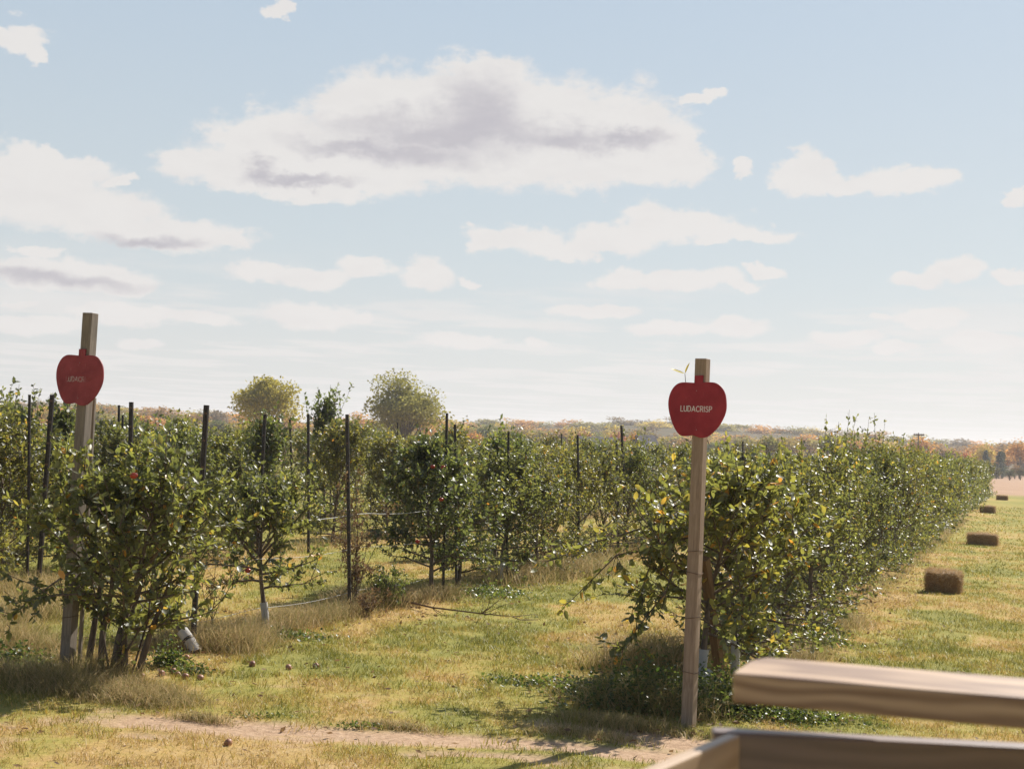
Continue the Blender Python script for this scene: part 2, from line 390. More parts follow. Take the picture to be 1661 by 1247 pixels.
def make_ground():
    m, nt = newmat('meadow_ground')
    c, dirt, far, n2, pos = ground_color(nt)
    c = nt.mix(.25, c, nt.mix(n2, (.14, .12, .05), (.40, .33, .17)))
    dn = nt.noise(pos, 14, 6, .7)
    dc = nt.ramp(dn, [(.3, (.33, .21, .13)), (.55, (.49, .335, .215)), (.75, (.60, .44, .30))])
    c = nt.mix(dirt, c, dc)
    fn = nt.noise(nt.vm('MULTIPLY', pos, (.35, .02, 0)), 3, 4)
    c = nt.mix(far, c, nt.ramp(fn, [(.3, (.37, .23, .15)), (.7, (.47, .31, .2))]))
    finish(m, nt, bsdf(nt, c, .95, .1, nt.math('ADD', n2, dn), .6, .03))
    def lines(segs):
        out = [segs[0][0]]
        for a, b, st in segs:
            n = max(1, int(round((b - a) / st))); out += list(a + (b - a) * (np.arange(n) + 1) / n)
        return np.array(out)
    xs = lines([(-3000, -500, 500), (-500, -100, 50), (-100, -30, 5), (-30, -14, .6), (-14, 14, .13), (14, 30, .5), (30, 100, 5), (100, 500, 50), (500, 3000, 500)])
    ys = lines([(-500, -50, 90), (-50, 0, 10), (0, 10, 1), (10, 24, .11), (24, 48, .3), (48, 100, 2), (100, 200, 8), (200, 500, 30), (500, 4000, 500)])
    X, Y = np.meshgrid(xs, ys); x, y = X.ravel(), Y.ravel()
    dirt, dry, rown, far = fields(x, y)
    z = gz(x, y) - dirt * .02
    nx, ny = len(xs), len(ys)
    i = (np.arange(ny - 1)[:, None] * nx + np.arange(nx - 1)[None, :]).ravel()
    Q = np.stack([i, i + 1, i + nx + 1, i + nx], -1)
    me = mesh_np('ground', np.stack([x, y, z], -1), Q, m, {'dirt': dirt, 'dry': dry, 'far': far})
    tag(link('ground', me), kind='structure')
make_ground()

rng = np.random.default_rng(7)
def blades(name, x, y, h, w, lean, mat, tone, z0=None, extra=None, bend=True):
    """grass blades: bent two-segment blades (5 verts, 3 tris)"""
    n = len(x); z = gz(x, y) - .01 if z0 is None else z0
    a = rng.uniform(0, 2 * math.pi, n); b = rng.uniform(0, 2 * math.pi, n)
    W = np.stack([np.cos(a), np.sin(a), 0 * a], -1) * (w / 2)[:, None]
    L = np.stack([np.cos(b), np.sin(b), 0 * b], -1) * (h * lean)[:, None]
    B = np.stack([x, y, z], -1); Z = np.zeros_like(B); Z[:, 2] = h
    V = np.stack([B - W, B + W, B + L * .35 + Z * .55 + W * .7, B + L * .35 + Z * .55 - W * .7, B + L + Z * (1 - .25 * lean)[:, None]], 1).reshape(-1, 3)
    i = np.arange(n)[:, None] * 5
    T = np.concatenate([i + np.array([0, 1, 2]), i + np.array([0, 2, 3]), i + np.array([3, 2, 4])], 0)
    at = {'tone': np.repeat(tone, 5)}
    for k, v in (extra or {}).items(): at[k] = np.repeat(v, 5)
    return mesh_np(name, V, T, mat, at, smooth=False)
def make_grass():
    m, nt = newmat('meadow_grass')
    c, dirt, far, n2, pos = ground_color(nt, True)
    finish(m, nt, translucent(nt, bsdf(nt, c, .5, .4), nt.mix(.4, c, (1, .95, .4), 'MULTIPLY'), .4))
    X, Y, Hh, Ww = [], [], [], []
    def zone(y0, y1, dens, h, w):
        x0, x1 = -.42 * y1 - 1.5, .42 * y1 + 1.5
        n = int((x1 - x0) * (y1 - y0) * dens)
        x = rng.uniform(x0, x1, n); y = rng.uniform(y0, y1, n)
        k = np.abs(x) < .42 * y + 1.5
        x, y = x[k], y[k]
        dirt, dry, rown, far = fields(x, y)
        cl = fbm(x * 3, y * 3, 3, 71)
        ac, al = across_along(x, y)
        k = (rng.random(len(x)) > dirt * 1.15) & (rng.random(len(x)) < .25 + 1.3 * sstep(cl, .3, .7)) & (al < 125)
        x, y, cl = x[k], y[k], cl[k]
        X.append(x); Y.append(y); Hh.append(h * rng.uniform(.45, 1.35, len(x)) * (.6 + .9 * cl)); Ww.append(w * rng.uniform(.6, 1.4, len(x)))
    zone(9.5, 15, 1900, .055, .006)
    zone(15, 21, 1150, .065, .008)
    zone(21, 32, 560, .06, .010)
    zone(32, 50, 170, .065, .018)
    zone(50, 95, 22, .08, .035)
    for k in range(420):
        cx, cy = rng.uniform(-7, 9), rng.uniform(10.5, 24); m_ = int(rng.integers(14, 34)); rr = rng.uniform(.03, .12)
        X.append(cx + rng.normal(0, rr, m_)); Y.append(cy + rng.normal(0, rr, m_)); Hh.append(rng.uniform(.05, .15, m_)); Ww.append(rng.uniform(.004, .011, m_))
    x, y, h, w = map(np.concatenate, (X, Y, Hh, Ww))
    dirt, dry, rown, far = fields(x, y)
    dry = np.clip(dry + .35 * (vnoise(x * 1.3, y * 1.3, 88) - .5), 0, 1)
    me = blades('lawn_grass', x, y, h, w, rng.uniform(.2, 1.5, len(x)), m, rng.random(len(x)), extra={'dry': dry, 'dirt': dirt, 'far': far})
    tag(link('grass', me), 'short patchy green and yellowed grass over the orchard floor', 'grass', kind='stuff')
make_grass()

M_drygrass = leaf_mat('tall_dry_grass', [(0, (.14, .16, .04)), (.35, (.34, .26, .085)), (.7, (.52, .36, .155)), (1, (.68, .50, .28))],
                      [(0, (.3, .28, .08)), (1, (.65, .48, .26))], .6, .3, .35)
M_weed = leaf_mat('weed_leaf', [(0, (.035, .055, .016)), (.6, (.075, .105, .028)), (1, (.24, .24, .06))], [(0, (.10, .17, .025)), (1, (.38, .42, .08))], .4, .5, .4)
def make_dry():
    X, Y, H_ = [], [], []
    def tuft(c, rx, ry, n, h, ang=-_a):
        r = rng.normal(0, .5, (n, 2)) * [rx, ry]
        ca, sa = math.cos(ang), math.sin(ang)
        X.append(c[0] + r[:, 0] * ca - r[:, 1] * sa); Y.append(c[1] + r[:, 0] * sa + r[:, 1] * ca)
        H_.append(h * rng.uniform(.4, 1.25, n) * np.exp(-.35 * ((r[:, 0] / rx) ** 2 + (r[:, 1] / ry) ** 2)))
    # mounds and strips of unmown grass at the foot of the rows
    tuft(grd(180, 1125), 1.1, .45, 3800, .24); tuft(grd(235, 1140), .6, .3, 1800, .2)
    tuft(grd(60, 1110), 1.0, .5, 3800, .3); tuft(grd(10, 1060), .9, .6, 2600, .5); tuft(grd(40, 1000), .9, 1.0, 1800, .45); tuft(grd(60, 960), 1.2, 1.2, 1800, .4)
    tuft(grd(150, 1100), .6, .3, 1400, .38)
    tuft(grd(350, 1050), .7, .5, 3000, .42); tuft(grd(385, 1040), .5, .8, 1800, .38)
    tuft(grd(470, 1015), .5, 1.5, 3400, .32); tuft(grd(540, 1000), .5, 1.0, 1700, .34)
    tuft(grd(590, 985), .5, 1.2, 2000, .5); tuft(grd(700, 970), .5, 1.8, 2500, .3); tuft(grd(890, 935), .6, 2.2, 2200, .5)
    tuft(grd(960, 930), .6, 2.2, 1300, .45)
    tuft(grd(1060, 1085), .8, .6, 3200, .55); tuft(grd(1050, 1150), .7, .4, 2600, .45); tuft(grd(1190, 1140), .6, .4, 1800, .4); tuft(grd(1010, 1175), .8, .28, 2200, .14); tuft(grd(950, 1190), .6, .2, 1200, .1)
    tuft(grd(330, 1168), .35, .12, 700, .1); tuft(grd(640, 1180), .5, .12, 900, .1)
    tuft(grd(1290, 1070), .5, 1.2, 1800, .28); tuft(grd(1370, 1015), .4, 1.2, 1200, .25)
    for a in range(12, 110, 3):
        tuft(row(ROWAC[1] + .2, a), .8, 1.6, 260, .5)
    for ac in ROWAC[2:4]:
        for a in range(4, 80, 3): tuft(row(ac, a), .7, 1.6, 260, .42)
    for a in range(4, 60, 2): tuft(row(.3, a), .35, 1.2, 150, .16)
    x, y, h = map(np.concatenate, (X, Y, H_))
    d = np.hypot(x, y)
    me = blades('dry_grass', x, y, h, .006 * np.clip(d / 16, 1, 5) * rng.uniform(.6, 1.4, len(x)), rng.uniform(.1, 1.9, len(x)), M_drygrass,
                np.clip(rng.normal(.48, .33, len(x)) - .25 * (fbm(x * 2, y * 2, 2, 5) - .5), 0, 1))
    tag(link('dry_grass', me), 'tall dry unmown grass in tufts along the feet of the tree rows', 'grass', kind='stuff')
make_dry()

# ------------------------------------------------------------------ leaves
def leaves(P, D, S, W, tone, lod, r, up=.8):
    """P base points, D directions, S lengths, W widths"""
    n = len(P); D = nrm(D)
    U = r.normal(0, 1, (n, 3)); U[:, 2] = np.abs(U[:, 2]) * .6 + up
    X = nrm(np.cross(D, U)); N = nrm(np.cross(X, D))
    L = D * S[:, None]; X = X * W[:, None]; N = N * S[:, None]
    droop = r.uniform(-.28, .08, n)[:, None]
    def pt(t, s, k): return P + L * t + X * s + N * (k + droop * t * t)
    if lod == 0:
        V = np.stack([pt(0, 0, 0), pt(.28, .44, .0), pt(.66, .40, .0), pt(1, 0, 0), pt(.66, -.40, .0), pt(.28, -.44, .0), pt(.28, 0, -.09), pt(.66, 0, -.09)], 1)
        T = np.array([[0, 6, 1], [1, 6, 7], [1, 7, 2], [2, 7, 3], [0, 5, 6], [5, 4, 7], [5, 7, 6], [4, 3, 7]]); k = 8
    elif lod == 1:
        V = np.stack([pt(0, 0, 0), pt(.48, .5, 0), pt(1, 0, 0), pt(.48, -.5, 0), pt(.48, 0, -.1)], 1)
        T = np.array([[0, 4, 1], [1, 4, 2], [0, 3, 4], [3, 2, 4]]); k = 5
    else:
        V = np.stack([pt(0, 0, 0), pt(.48, .5, 0), pt(1, 0, 0), pt(.48, -.5, 0)], 1)
        T = np.array([[0, 2, 1], [0, 3, 2]]); k = 4
    T = (np.arange(n)[:, None, None] * k + T[None]).reshape(-1, 3)
    return V.reshape(-1, 3), T, np.repeat(tone, k)
def rdir(r, n):
    return nrm(r.normal(0, 1, (n, 3)))
def curve(p, d, L, n, r, lift=0., wob=.12):
    pts = [np.array(p, float)]; d = nrm(d)
    for i in range(n):
        d = nrm(d + r.normal(0, wob, 3) + np.array([0, 0, lift])); pts.append(pts[-1] + d * L / n)
    return np.array(pts), d
def apple_tree(seed, H=2.9, Rad=1.0, z0=.45, nl=24, lod=1, lsize=.085, dens=1.0, shoots=6, toneb=0., lean=(0, 0), ex=(1, 1), tr=.045, lift=.12, yellow=.0, extra=None, shootlen=(.4, .9)):
    """returns (branch lines, leaf arrays)"""
    r = np.random.default_rng(seed)
    lines = []; P, D = [], []
    top = H * .86
    tp = [np.zeros(3)]; d = nrm([lean[0], lean[1], 1.])
    nseg = 9
    for i in range(nseg):
        d = nrm(d * .85 + np.array([r.normal(0, .07), r.normal(0, .07), .15])); tp.append(tp[-1] + d * top / nseg)
    tp = np.array(tp); tp[0, 2] = -.08
    lines.append((tp, np.linspace(tr, .010, nseg + 1) * np.array([1.25] + [1] * nseg)))
    def trunk_at(z):
        return np.array([np.interp(z, tp[:, 2], tp[:, k]) for k in range(3)])
    def leafy(pts, n, spread):
        t = r.random(n) ** .8 * (len(pts) - 1); i = np.minimum(t.astype(int), len(pts) - 2); f = (t - i)[:, None]
        p = pts[i] * (1 - f) + pts[i + 1] * f; dd = nrm(pts[i + 1] - pts[i])
        P.append(p + r.normal(0, .012, (n, 3))); D.append(dd * .7 + rdir(r, n) * spread + np.array([0, 0, -.12]))
    for k in range(nl):
        u = (k + r.random()) / nl
        z = z0 + (top - z0) * u ** .9
        a = k * 2.399 + r.normal(0, .4)
        prof = np.interp(u, [0, .15, .4, .75, 1], [.75, 1.0, 1.0, .62, .28])
        L = Rad * prof * r.uniform(.7, 1.15)
        el = r.uniform(.05, .75) if u > .15 else r.uniform(-.15, .35)
        dd = np.array([math.cos(a) * math.cos(el) * ex[0], math.sin(a) * math.cos(el) * ex[1], math.sin(el)])
        Lk = L * math.hypot(math.cos(a) * ex[0], math.sin(a) * ex[1])
        pts, _ = curve(trunk_at(z), dd, Lk, 5, r, lift if u > .22 else -.03)
        pts[:, 2] = np.maximum(pts[:, 2], .22)
        lines.append((pts, np.linspace(.016, .005, 6) * (1.2 if u < .4 else .8)))
        leafy(pts[2:], int(14 * dens), .9)
        nt_ = r.integers(6, 11)
        for j in range(nt_):
            t = r.uniform(.2, 1.0) * 4.999; i = int(t); b = pts[i] * (1 - t + i) + pts[i + 1] * (t - i)
            td = nrm(pts[i + 1] - pts[i]) * .55 + rdir(r, 1)[0] * .75 + np.array([0, 0, .62])
            tw, _ = curve(b, td, r.uniform(.22, .62) * (.7 + .3 * Rad), 3, r, .05, .2)
            tw[:, 2] = np.maximum(tw[:, 2], .16)
            if lod < 2: lines.append((tw, np.array([.006, .005, .004, .002])))
            leafy(tw, int(r.uniform(14, 26) * dens), 1.0)
    for k in range(shoots):
        a = r.uniform(0, 6.28); rr = Rad * .75 * r.random() ** .5
        s = trunk_at(top * r.uniform(.78, 1.0)) ; s[:2] += np.array([math.cos(a) * ex[0], math.sin(a) * ex[1]]) * rr * .8
        s[2] -= rr * .35
        pts, _ = curve(s, [r.normal(0, .12), r.normal(0, .12), 1], r.uniform(*shootlen), 6, r, .05, .08)
        lines.append((pts, np.linspace(.007, .003, 7)))
        leafy(pts, int(len(pts) * 6 * min(dens, 1.2)), .8)
    for e in (extra or []):
        pts, n = e
        pts = np.array(pts, float); lines.append((pts, np.linspace(.014, .004, len(pts))))
        leafy(pts, n, .8)
        for q in range(len(pts) * 2):
            i = r.integers(1, len(pts)); tw, _ = curve(pts[i], rdir(r, 1)[0] * .8 + nrm(pts[i] - pts[i - 1]) * .6, .3, 3, r, .05, .2)
            lines.append((tw, np.array([.005, .004, .003, .002]))); leafy(tw, max(6, n // 5), 1.0)
    P = np.concatenate(P); D = np.concatenate(D); n = len(P)
    S = lsize * .9 * r.uniform(.55, 1.3, n); W = S * r.uniform(.48, .66, n)
    outer = np.hypot(P[:, 0], P[:, 1]) / Rad
    tone = np.clip(r.normal(.38 + toneb, .2, n) + .1 * (P[:, 2] / H - .5) + .1 * (fbm(P[:, 0] * 3 + seed, P[:, 2] * 3, 2, seed) - .5) * 3, 0, .90)
    yl = r.random(n) < (.012 + yellow); tone[yl] = r.uniform(.92, 1, yl.sum())
    return lines, leaves(P, D, S, W, tone, lod, r)
def tree_meshes(name, seed, **kw):
    lines, (V, T, tone) = apple_tree(seed, **kw)
    bv, bf = tubes(lines, 6 if kw.get('lod', 1) == 0 else 4)
    return (mesh_np(name + '_trunk', bv, bf, M_bark), mesh_np(name + '_crown', V, T, M_leaf, {'tone': tone}, smooth=False), lines)
def guard_mesh(line, h, rad=.05, z0=0.0):
    pts, _ = line
    zs = np.linspace(z0, h, 6); P = np.stack([np.interp(zs, pts[:, 2], pts[:, k]) for k in range(3)], -1)
    V, Q = tubes([(P, np.full(6, rad) * np.array([1.15, 1.05, 1, 1, 1, 1.03]))], 10)
    return mesh_np('trunk_guard', V, Q, M_guard)
def put_tree(ms, loc, rz, sc=(1, 1, 1), color=(1, 1, 1), guard=None, label='', group=None, name='apple_tree'):
    t = empty(name, tuple(loc), rz); t.scale = sc
    a = link('trunk', ms[0], t); b = link('crown', ms[1], t); b.color = (*color, 1)
    if guard: link('trunk_guard', guard, t)
    tag(t, label, 'apple tree', group)
    return t
def apple_mesh(rad, mat, seed=0):
    r = np.random.default_rng(seed)
    nu, nv = 12, 8; V = []
    for j in range(nv + 1):
        th = math.pi * j / nv
        for i in range(nu):
            ph = 2 * math.pi * i / nu
            z = math.cos(th); s = math.sin(th) * (1.04 + .06 * z)
            dz = -.28 * math.exp(-(th / .45) ** 2) + .12 * math.exp(-((math.pi - th) / .35) ** 2)
            V.append((rad * s * math.cos(ph), rad * s * math.sin(ph), rad * (z * .92 + dz)))
    Q = [(j * nu + i, (j + 1) * nu + i, (j + 1) * nu + (i + 1) % nu, j * nu + (i + 1) % nu) for j in range(nv) for i in range(nu)]
    return mesh_py('apple', V, Q, mat, True)
AP = apple_mesh(.040, M_apple)
ORD = ['first', 'second', 'third', 'fourth', 'fifth', 'sixth', 'seventh', 'eighth', 'ninth', 'tenth', 'eleventh', 'twelfth']

# unique near trees ---------------------------------------------------
def local(p, base): return (np.asarray(p) - np.asarray(base)).tolist()
# right row, first tree behind the signpost, with the low branch that reaches out to the left
b1 = row(-.25, 1.7)
def brpts(px, Y): return [local(atY(x, y, Y), b1) for x, y in px]
ms = tree_meshes('end_tree', 11, H=2.5, Rad=1.12, z0=.62, nl=30, lod=0, lsize=.105, dens=.8, shoots=8, toneb=.12, yellow=.05, ex=(1.1, .9), lift=.06,
    extra=[(brpts([(1120, 870), (1060, 890), (1000, 900), (960, 940), (925, 975)], b1[1] - .3), 36),
           (brpts([(1120, 800), (1060, 850), (1000, 870), (960, 880), (905, 905)], b1[1] - .1), 30),
           (brpts([(1110, 850), (1060, 900), (1040, 960), (1030, 1030)], b1[1] - .2), 60),
           (brpts([(1100, 900), (1080, 960), (1040, 1010), (1010, 1050)], b1[1] - .4), 50)])
t = put_tree(ms, b1, 0, guard=guard_mesh(ms[2][0], .5, .055), color=(1.12, 1.08, 1), label='yellowing apple tree right behind the signpost, its low branch reaching left')
sp_ = np.array(brpts([(1150, 720), (1128, 665), (1113, 628), (1111, 606)], R0[1] + .3))
sprig = link('sprig_twig', mesh_np('sprig_twig', *tubes([(sp_, np.array([.006, .005, .004, .003]))], 5), M_bark), t)
r_ = np.random.default_rng(2)
Vl, Tl, tl = leaves(np.array([sp_[3], sp_[3]]), np.array([[-.8, 0, .45], [.15, 0, 1.]]), np.array([.15, .12]), np.array([.05, .04]), np.array([.8, .9]), 0, r_, 1.5)
link('sprig_leaves', mesh_np('sprig_leaves', Vl, Tl, M_leaf, {'tone': tl}, False), sprig).color = (1.3, 1.2, 1, 1)
# second tree of the right row
b2 = row(-.2, 3.4)
ms = tree_meshes('second_tree', 12, H=2.5, Rad=1.1, z0=.3, nl=32, lod=0, lsize=.095, dens=.95, shoots=12, toneb=.05, yellow=.015)
put_tree(ms, b2, 0, guard=guard_mesh(ms[2][0], .45, .055), label='second apple tree of the right row, just above the end of the wagon rail')
# left row: bushy tree round the left post
b3m = grd(186, 1097)
ms = tree_meshes('left_tree', 13, H=2.3, Rad=1.12, z0=.5, nl=36, lod=0, lsize=.10, dens=.9, shoots=4, toneb=.04, yellow=.012, tr=.055, lift=.10, ex=(1.0, .95), lean=(-.03, -.02),
    extra=[([(.0, 0, .05), (.25, -.1, .5), (.6, -.15, .95), (.85, -.2, 1.3)], 30),
           ([(-.05, 0, .0), (-.15, -.1, .6), (-.3, -.15, 1.2), (-.5, -.2, 1.7)], 50),
           ([(.1, -.1, .0), (.1, -.15, .5), (.15, -.2, 1.2), (.2, -.3, 2.0)], 60),
           ([(-.2, -.3, 1.3), (-.5, -.5, 1.05), (-.75, -.6, .85), (-.9, -.6, .7)], 40),
           ([(-.1, -.1, 1.2), (-.35, -.35, 1.6), (-.55, -.4, 2.0), (-.6, -.4, 2.3)], 70),
           ([(-.1, -.1, 1.0), (-.4, -.4, 1.35), (-.7, -.4, 1.6), (-.95, -.3, 1.75)], 70),
           ([(0, -.1, 1.5), (-.25, -.4, 1.9), (-.3, -.45, 2.2), (-.35, -.4, 2.4)], 60),
           ([(-.05, 0, .6), (-.4, .35, 1.0), (-.75, .4, 1.3), (-.9, .4, 1.5)], 70),
           ([(.15, .1, .0), (.3, .1, .6), (.3, .2, 1.2), (.5, .2, 1.9)], 50)])
t = put_tree(ms, b3m, 0, label='bushy many-stemmed apple tree wrapped round the left signpost')
for (px, py, yy) in ((217, 771, -.75), (160, 900, .3)):
    a = link('apple', AP, t); a.location = local(atY(px, py, b3m[1] + yy), b3m)
stl = []
for q, (x0, y0, x1, y1, x2, y2) in enumerate(((-.34, .12, -.28, .1, -.2, .0), (-.17, .05, -.15, .0, -.05, -.1), (.12, -.02, .08, .0, .2, .1), (.22, .03, .34, .05, .52, .0))):
    stl.append((np.array([(x0, y0, -.05), (x1, y1, .45), (x2, y2, .95), (x2 * 1.15, y2, 1.35)]), np.array([.042, .034, .026, .014])))
link('stems', mesh_np('stems', *tubes(stl, 7), M_bark), t)
# stump of another stem, with a slanting white guard
b3b = grd(318, 1058)
tp = np.array([[0, 0, 0], [-.10, .05, .13], [-.2, .1, .24], [-.33, .15, .36], [-.5, .2, .6], [-.62, .22, .95]])
V, Q = tubes([(tp, np.array([.05, .046, .042, .036, .03, .02]))], 8)
t = empty('young_tree', tuple(b3b)); link('trunk', mesh_np('trunk', V, Q, M_bark), t)
V, Q = tubes([(tp[:3] + [0, 0, .0], np.array([.075, .072, .068]))], 12); link('trunk_guard', mesh_np('trunk_guard', V, Q, M_guard), t)
V, Q = tubes([(tp[1:3] * [1, 1, 1] + np.array([0, 0, 0]), np.array([.0705, .0705]))], 12)
V, Q = tubes([(np.array([[-.10, .05, .13], [-.125, .062, .158]]), np.array([.0745, .0735]))], 12); link('guard_band', mesh_np('guard_band', V, Q, M_black), t)
r_ = np.random.default_rng(4); n = 60
P_ = tp[5] + r_.normal(0, .16, (n, 3)); Vl, Tl, tl = leaves(P_, rdir(r_, n), r_.uniform(.06, .11, n), r_.uniform(.035, .06, n), np.clip(r_.normal(.5, .25, n), 0, 1), 0, r_)
link('crown', mesh_np('crown', Vl, Tl, M_leaf, {'tone': tl}, False), t).color = (1, 1, 1, 1)
tag(t, 'leaning young tree with a dark-banded white guard beside the bushy left tree', 'apple tree')
# small tree with the white foot
b4 = rowx(ROWAC[1], 432)
ms = tree_meshes('small_tree', 24, H=2.0, Rad=.98, z0=.55, nl=26, lod=0, lsize=.09, dens=.85, shoots=5, toneb=-.04, lift=.02, lean=(-.25, 0), tr=.04)
t = put_tree(ms, b4, 0, guard=guard_mesh(ms[2][0], .38, .05), label='small lone apple tree with a bare white foot, right of the left signpost')
for px, py, yy in ((402, 925, -.1),):
    a = link('apple', AP, t); a.location = local(atY(px, py, b4[1] + yy), b4)
# dark dense tree at the middle
b5 = rowx(ROWAC[1], 700)
ms = tree_meshes('dark_tree', 15, H=2.6, Rad=1.15, z0=.38, nl=42, lod=0, lsize=.095, dens=1.05, shoots=5, toneb=-.12)
t = put_tree(ms, b5, .4, color=(.85, .9, .9), guard=None, label='dark dense apple tree at the start of the middle thicket, right of the brown weed')
for px, py in ((700, 757), (717, 758), (714, 811), (675, 880)):
    a = link('apple', AP, t); w = atY(px, py, b5[1] - 1.05); v = Vector(local(w, b5)); v[1] += .35; v.rotate(Matrix.Rotation(-.4, 3, 'Z')); a.location = v
b5b = rowx(ROWAC[1], 812)
ms = tree_meshes('dark_tree_b', 16, H=2.45, Rad=1.15, z0=.32, nl=38, lod=0, lsize=.095, dens=.9, shoots=6, toneb=-.02)
put_tree(ms, b5b, 0, guard=guard_mesh(ms[2][0], .45, .05), label='glossy apple tree with a pale foot, next right of the dark dense tree')
ms = tree_meshes('dark_tree_c', 17, H=2.5, Rad=1.1, z0=.25, nl=34, lod=1, lsize=.095, dens=.9, shoots=5, toneb=-.05)
put_tree(ms, row(ROWAC[1] - .2, 10.9), 0, label='apple tree hidden between the dark tree and the glossy tree with a pale foot')

# repeated trees --------------------------------------------------------
protos = [tree_meshes('row_tree', 30 + i, H=2.25, Rad=1.05, z0=.10, nl=27, lod=1, lsize=.086, dens=.95, shoots=24, toneb=.03 * (i - 1), yellow=.008, shootlen=(.5, 1.35), lift=.24) for i in range(5)]
tall = [tree_meshes('tall_tree', 50 + i, H=3.0, Rad=1.25, z0=.12, nl=44, lod=1, lsize=.092, dens=1.0, shoots=14, lift=.22, toneb=.0, shootlen=(.4, .9)) for i in range(3)]
fprotos = [tree_meshes('far_row_tree', 70 + i, H=2.25, Rad=1.1, z0=.2, nl=24, lod=2, lsize=.13, dens=.6, shoots=16, lift=.2) for i in range(4)]
ftall = [tree_meshes('far_tall_tree', 80 + i, H=3.1, Rad=1.2, z0=.4, nl=30, lod=2, lsize=.13, dens=.6, shoots=14, toneb=0, lift=.2) for i in range(3)]
guards = [guard_mesh(p[2][0], .45, .05) for p in protos]
pr = random.Random(5)
def tint():
    k = pr.uniform(.8, 1.12); y = pr.uniform(-.06, .14); return (k * (1 + y), k, k * (1 - y))
# right row
al, i = 5.0, 2
while al < 124:
    near = al < 34
    L = protos if near else fprotos
    j = pr.randrange(len(L))
    hs = pr.uniform(.84, 1.16) * (.96 if al < 8 else 1.03 if al < 30 else 1.10)
    if 13 < al < 24: hs *= 1.03
    lab = (ORD[i] + ' apple tree along the right row counted from the signpost') if i < 12 else 'apple tree far along the hedge-like right row beside the hay bales'
    put_tree(L[j], row(ROWAC[0] + pr.uniform(-.1, .1), al), pr.uniform(0, 6.28), (pr.uniform(.85, 1.12), pr.uniform(.85, 1.1), hs), tint(), guards[j] if i == 3 else None, lab, 'apple trees of the right row')
    al += pr.uniform(1.5, 2.0) if near else pr.uniform(1.8, 2.4); i += 1
# second row (behind the left signpost), thicket to the right of the dark tree
al, i = 14.3, 0
while al < 95:
    near = al < 30
    L = protos if near else fprotos; j = pr.randrange(len(L))
    lab = (ORD[i] + ' apple tree beyond the glossy one with the pale foot, middle row') if i < 8 else 'apple tree deep in the middle row, seen over the right row'
    put_tree(L[j], row(ROWAC[1] + pr.uniform(-.2, .2), al), pr.uniform(0, 6.28), (pr.uniform(.85, 1.1), 1, pr.uniform(.82, 1.2)), tint(), None, lab, 'apple trees of the middle row')
    al += pr.uniform(1.7, 2.2) if near else pr.uniform(2.2, 3.0); i += 1
# third row, taller trees; gap where the grass strip shows
al, i = 1.4, 0
gaps = [(14.2, 17.6), (19.6, 21.5)]
while al < 95:
    if not any(a < al < b for a, b in gaps):
        near = al < 26
        L = tall if near else ftall; j = pr.randrange(len(L))
        lab = (ORD[i] + ' tall apple tree of the back row counted from the left edge') if i < 8 else 'tall apple tree far along the back row of the orchard'
        t = put_tree(L[j], row(ROWAC[2] - .3 + pr.uniform(-.25, .25), al), pr.uniform(0, 6.28), (.95, .95, pr.uniform(.8, 1.02)), tint(), None, lab, 'tall apple trees of the back row')
        i += 1
    al += pr.uniform(1.35, 1.8) if al < 26 else pr.uniform(2.6, 3.4)
for ri, ac in enumerate(ROWAC[3:]):
    al = 10 + ri * 7
    while al < 95:
        L = ftall; j = pr.randrange(len(L))
        if ri > 0 or not (27 < al < 31):
            put_tree(L[j], row(ac + pr.uniform(-.4, .4), al), pr.uniform(0, 6.28), (1.05, 1.05, pr.uniform(.85, 1.1)), tint(), None,
                 ['apple tree in the hazy row just behind the tall back row', 'apple tree in the farthest rows at the back of the orchard'][ri > 0], 'distant apple trees at the back')
        al += pr.uniform(2.8, 4.0) + ri * .5
# tall narrow tree and other tall leaders
def leader(px, pytop, Y, rad, seed, label, color=(1, 1, 1), name='pear_tree'):
    w = atY(px, pytop, Y)
    ms = tree_meshes('leader_tree', seed, H=w[2] * .84, Rad=rad, z0=.35, nl=38, lod=1, lsize=.13, dens=.55, shoots=12, toneb=-.02, lift=.5, shootlen=(.7, 1.5))
    t = put_tree(ms, (w[0], w[1], 0), 0, color=color, label=label, name=name); t['category'] = 'tree'
leader(537, 600, 43, 1.05, 91, 'tall narrow dark green tree standing clear above the rows between the two big yellowing trees', (.8, .9, .85))
leader(22, 592, 31, .7, 92, 'tall thin leader tree at the far left edge above the row')
leader(82, 612, 30, .5, 93, 'thin tree rising behind the dark post left of the left sign', (.85, .9, .9))
leader(42, 625, 30, .7, 94, 'paler thin tree just right of the one at the far left edge')
leader(425, 655, 35, 1.3, 95, 'broad dark tree behind the leaning post in the left middle', (.8, .88, .85), 'apple_tree')
leader(245, 690, 33, 1.2, 96, 'rounded bluish green tree between the two left black posts', (.8, .92, .95), 'apple_tree')
leader(812, 682, 34, .7, 97, 'young tree poking above the middle thicket right of the big willow', (.9, 1, .9), 'apple_tree')

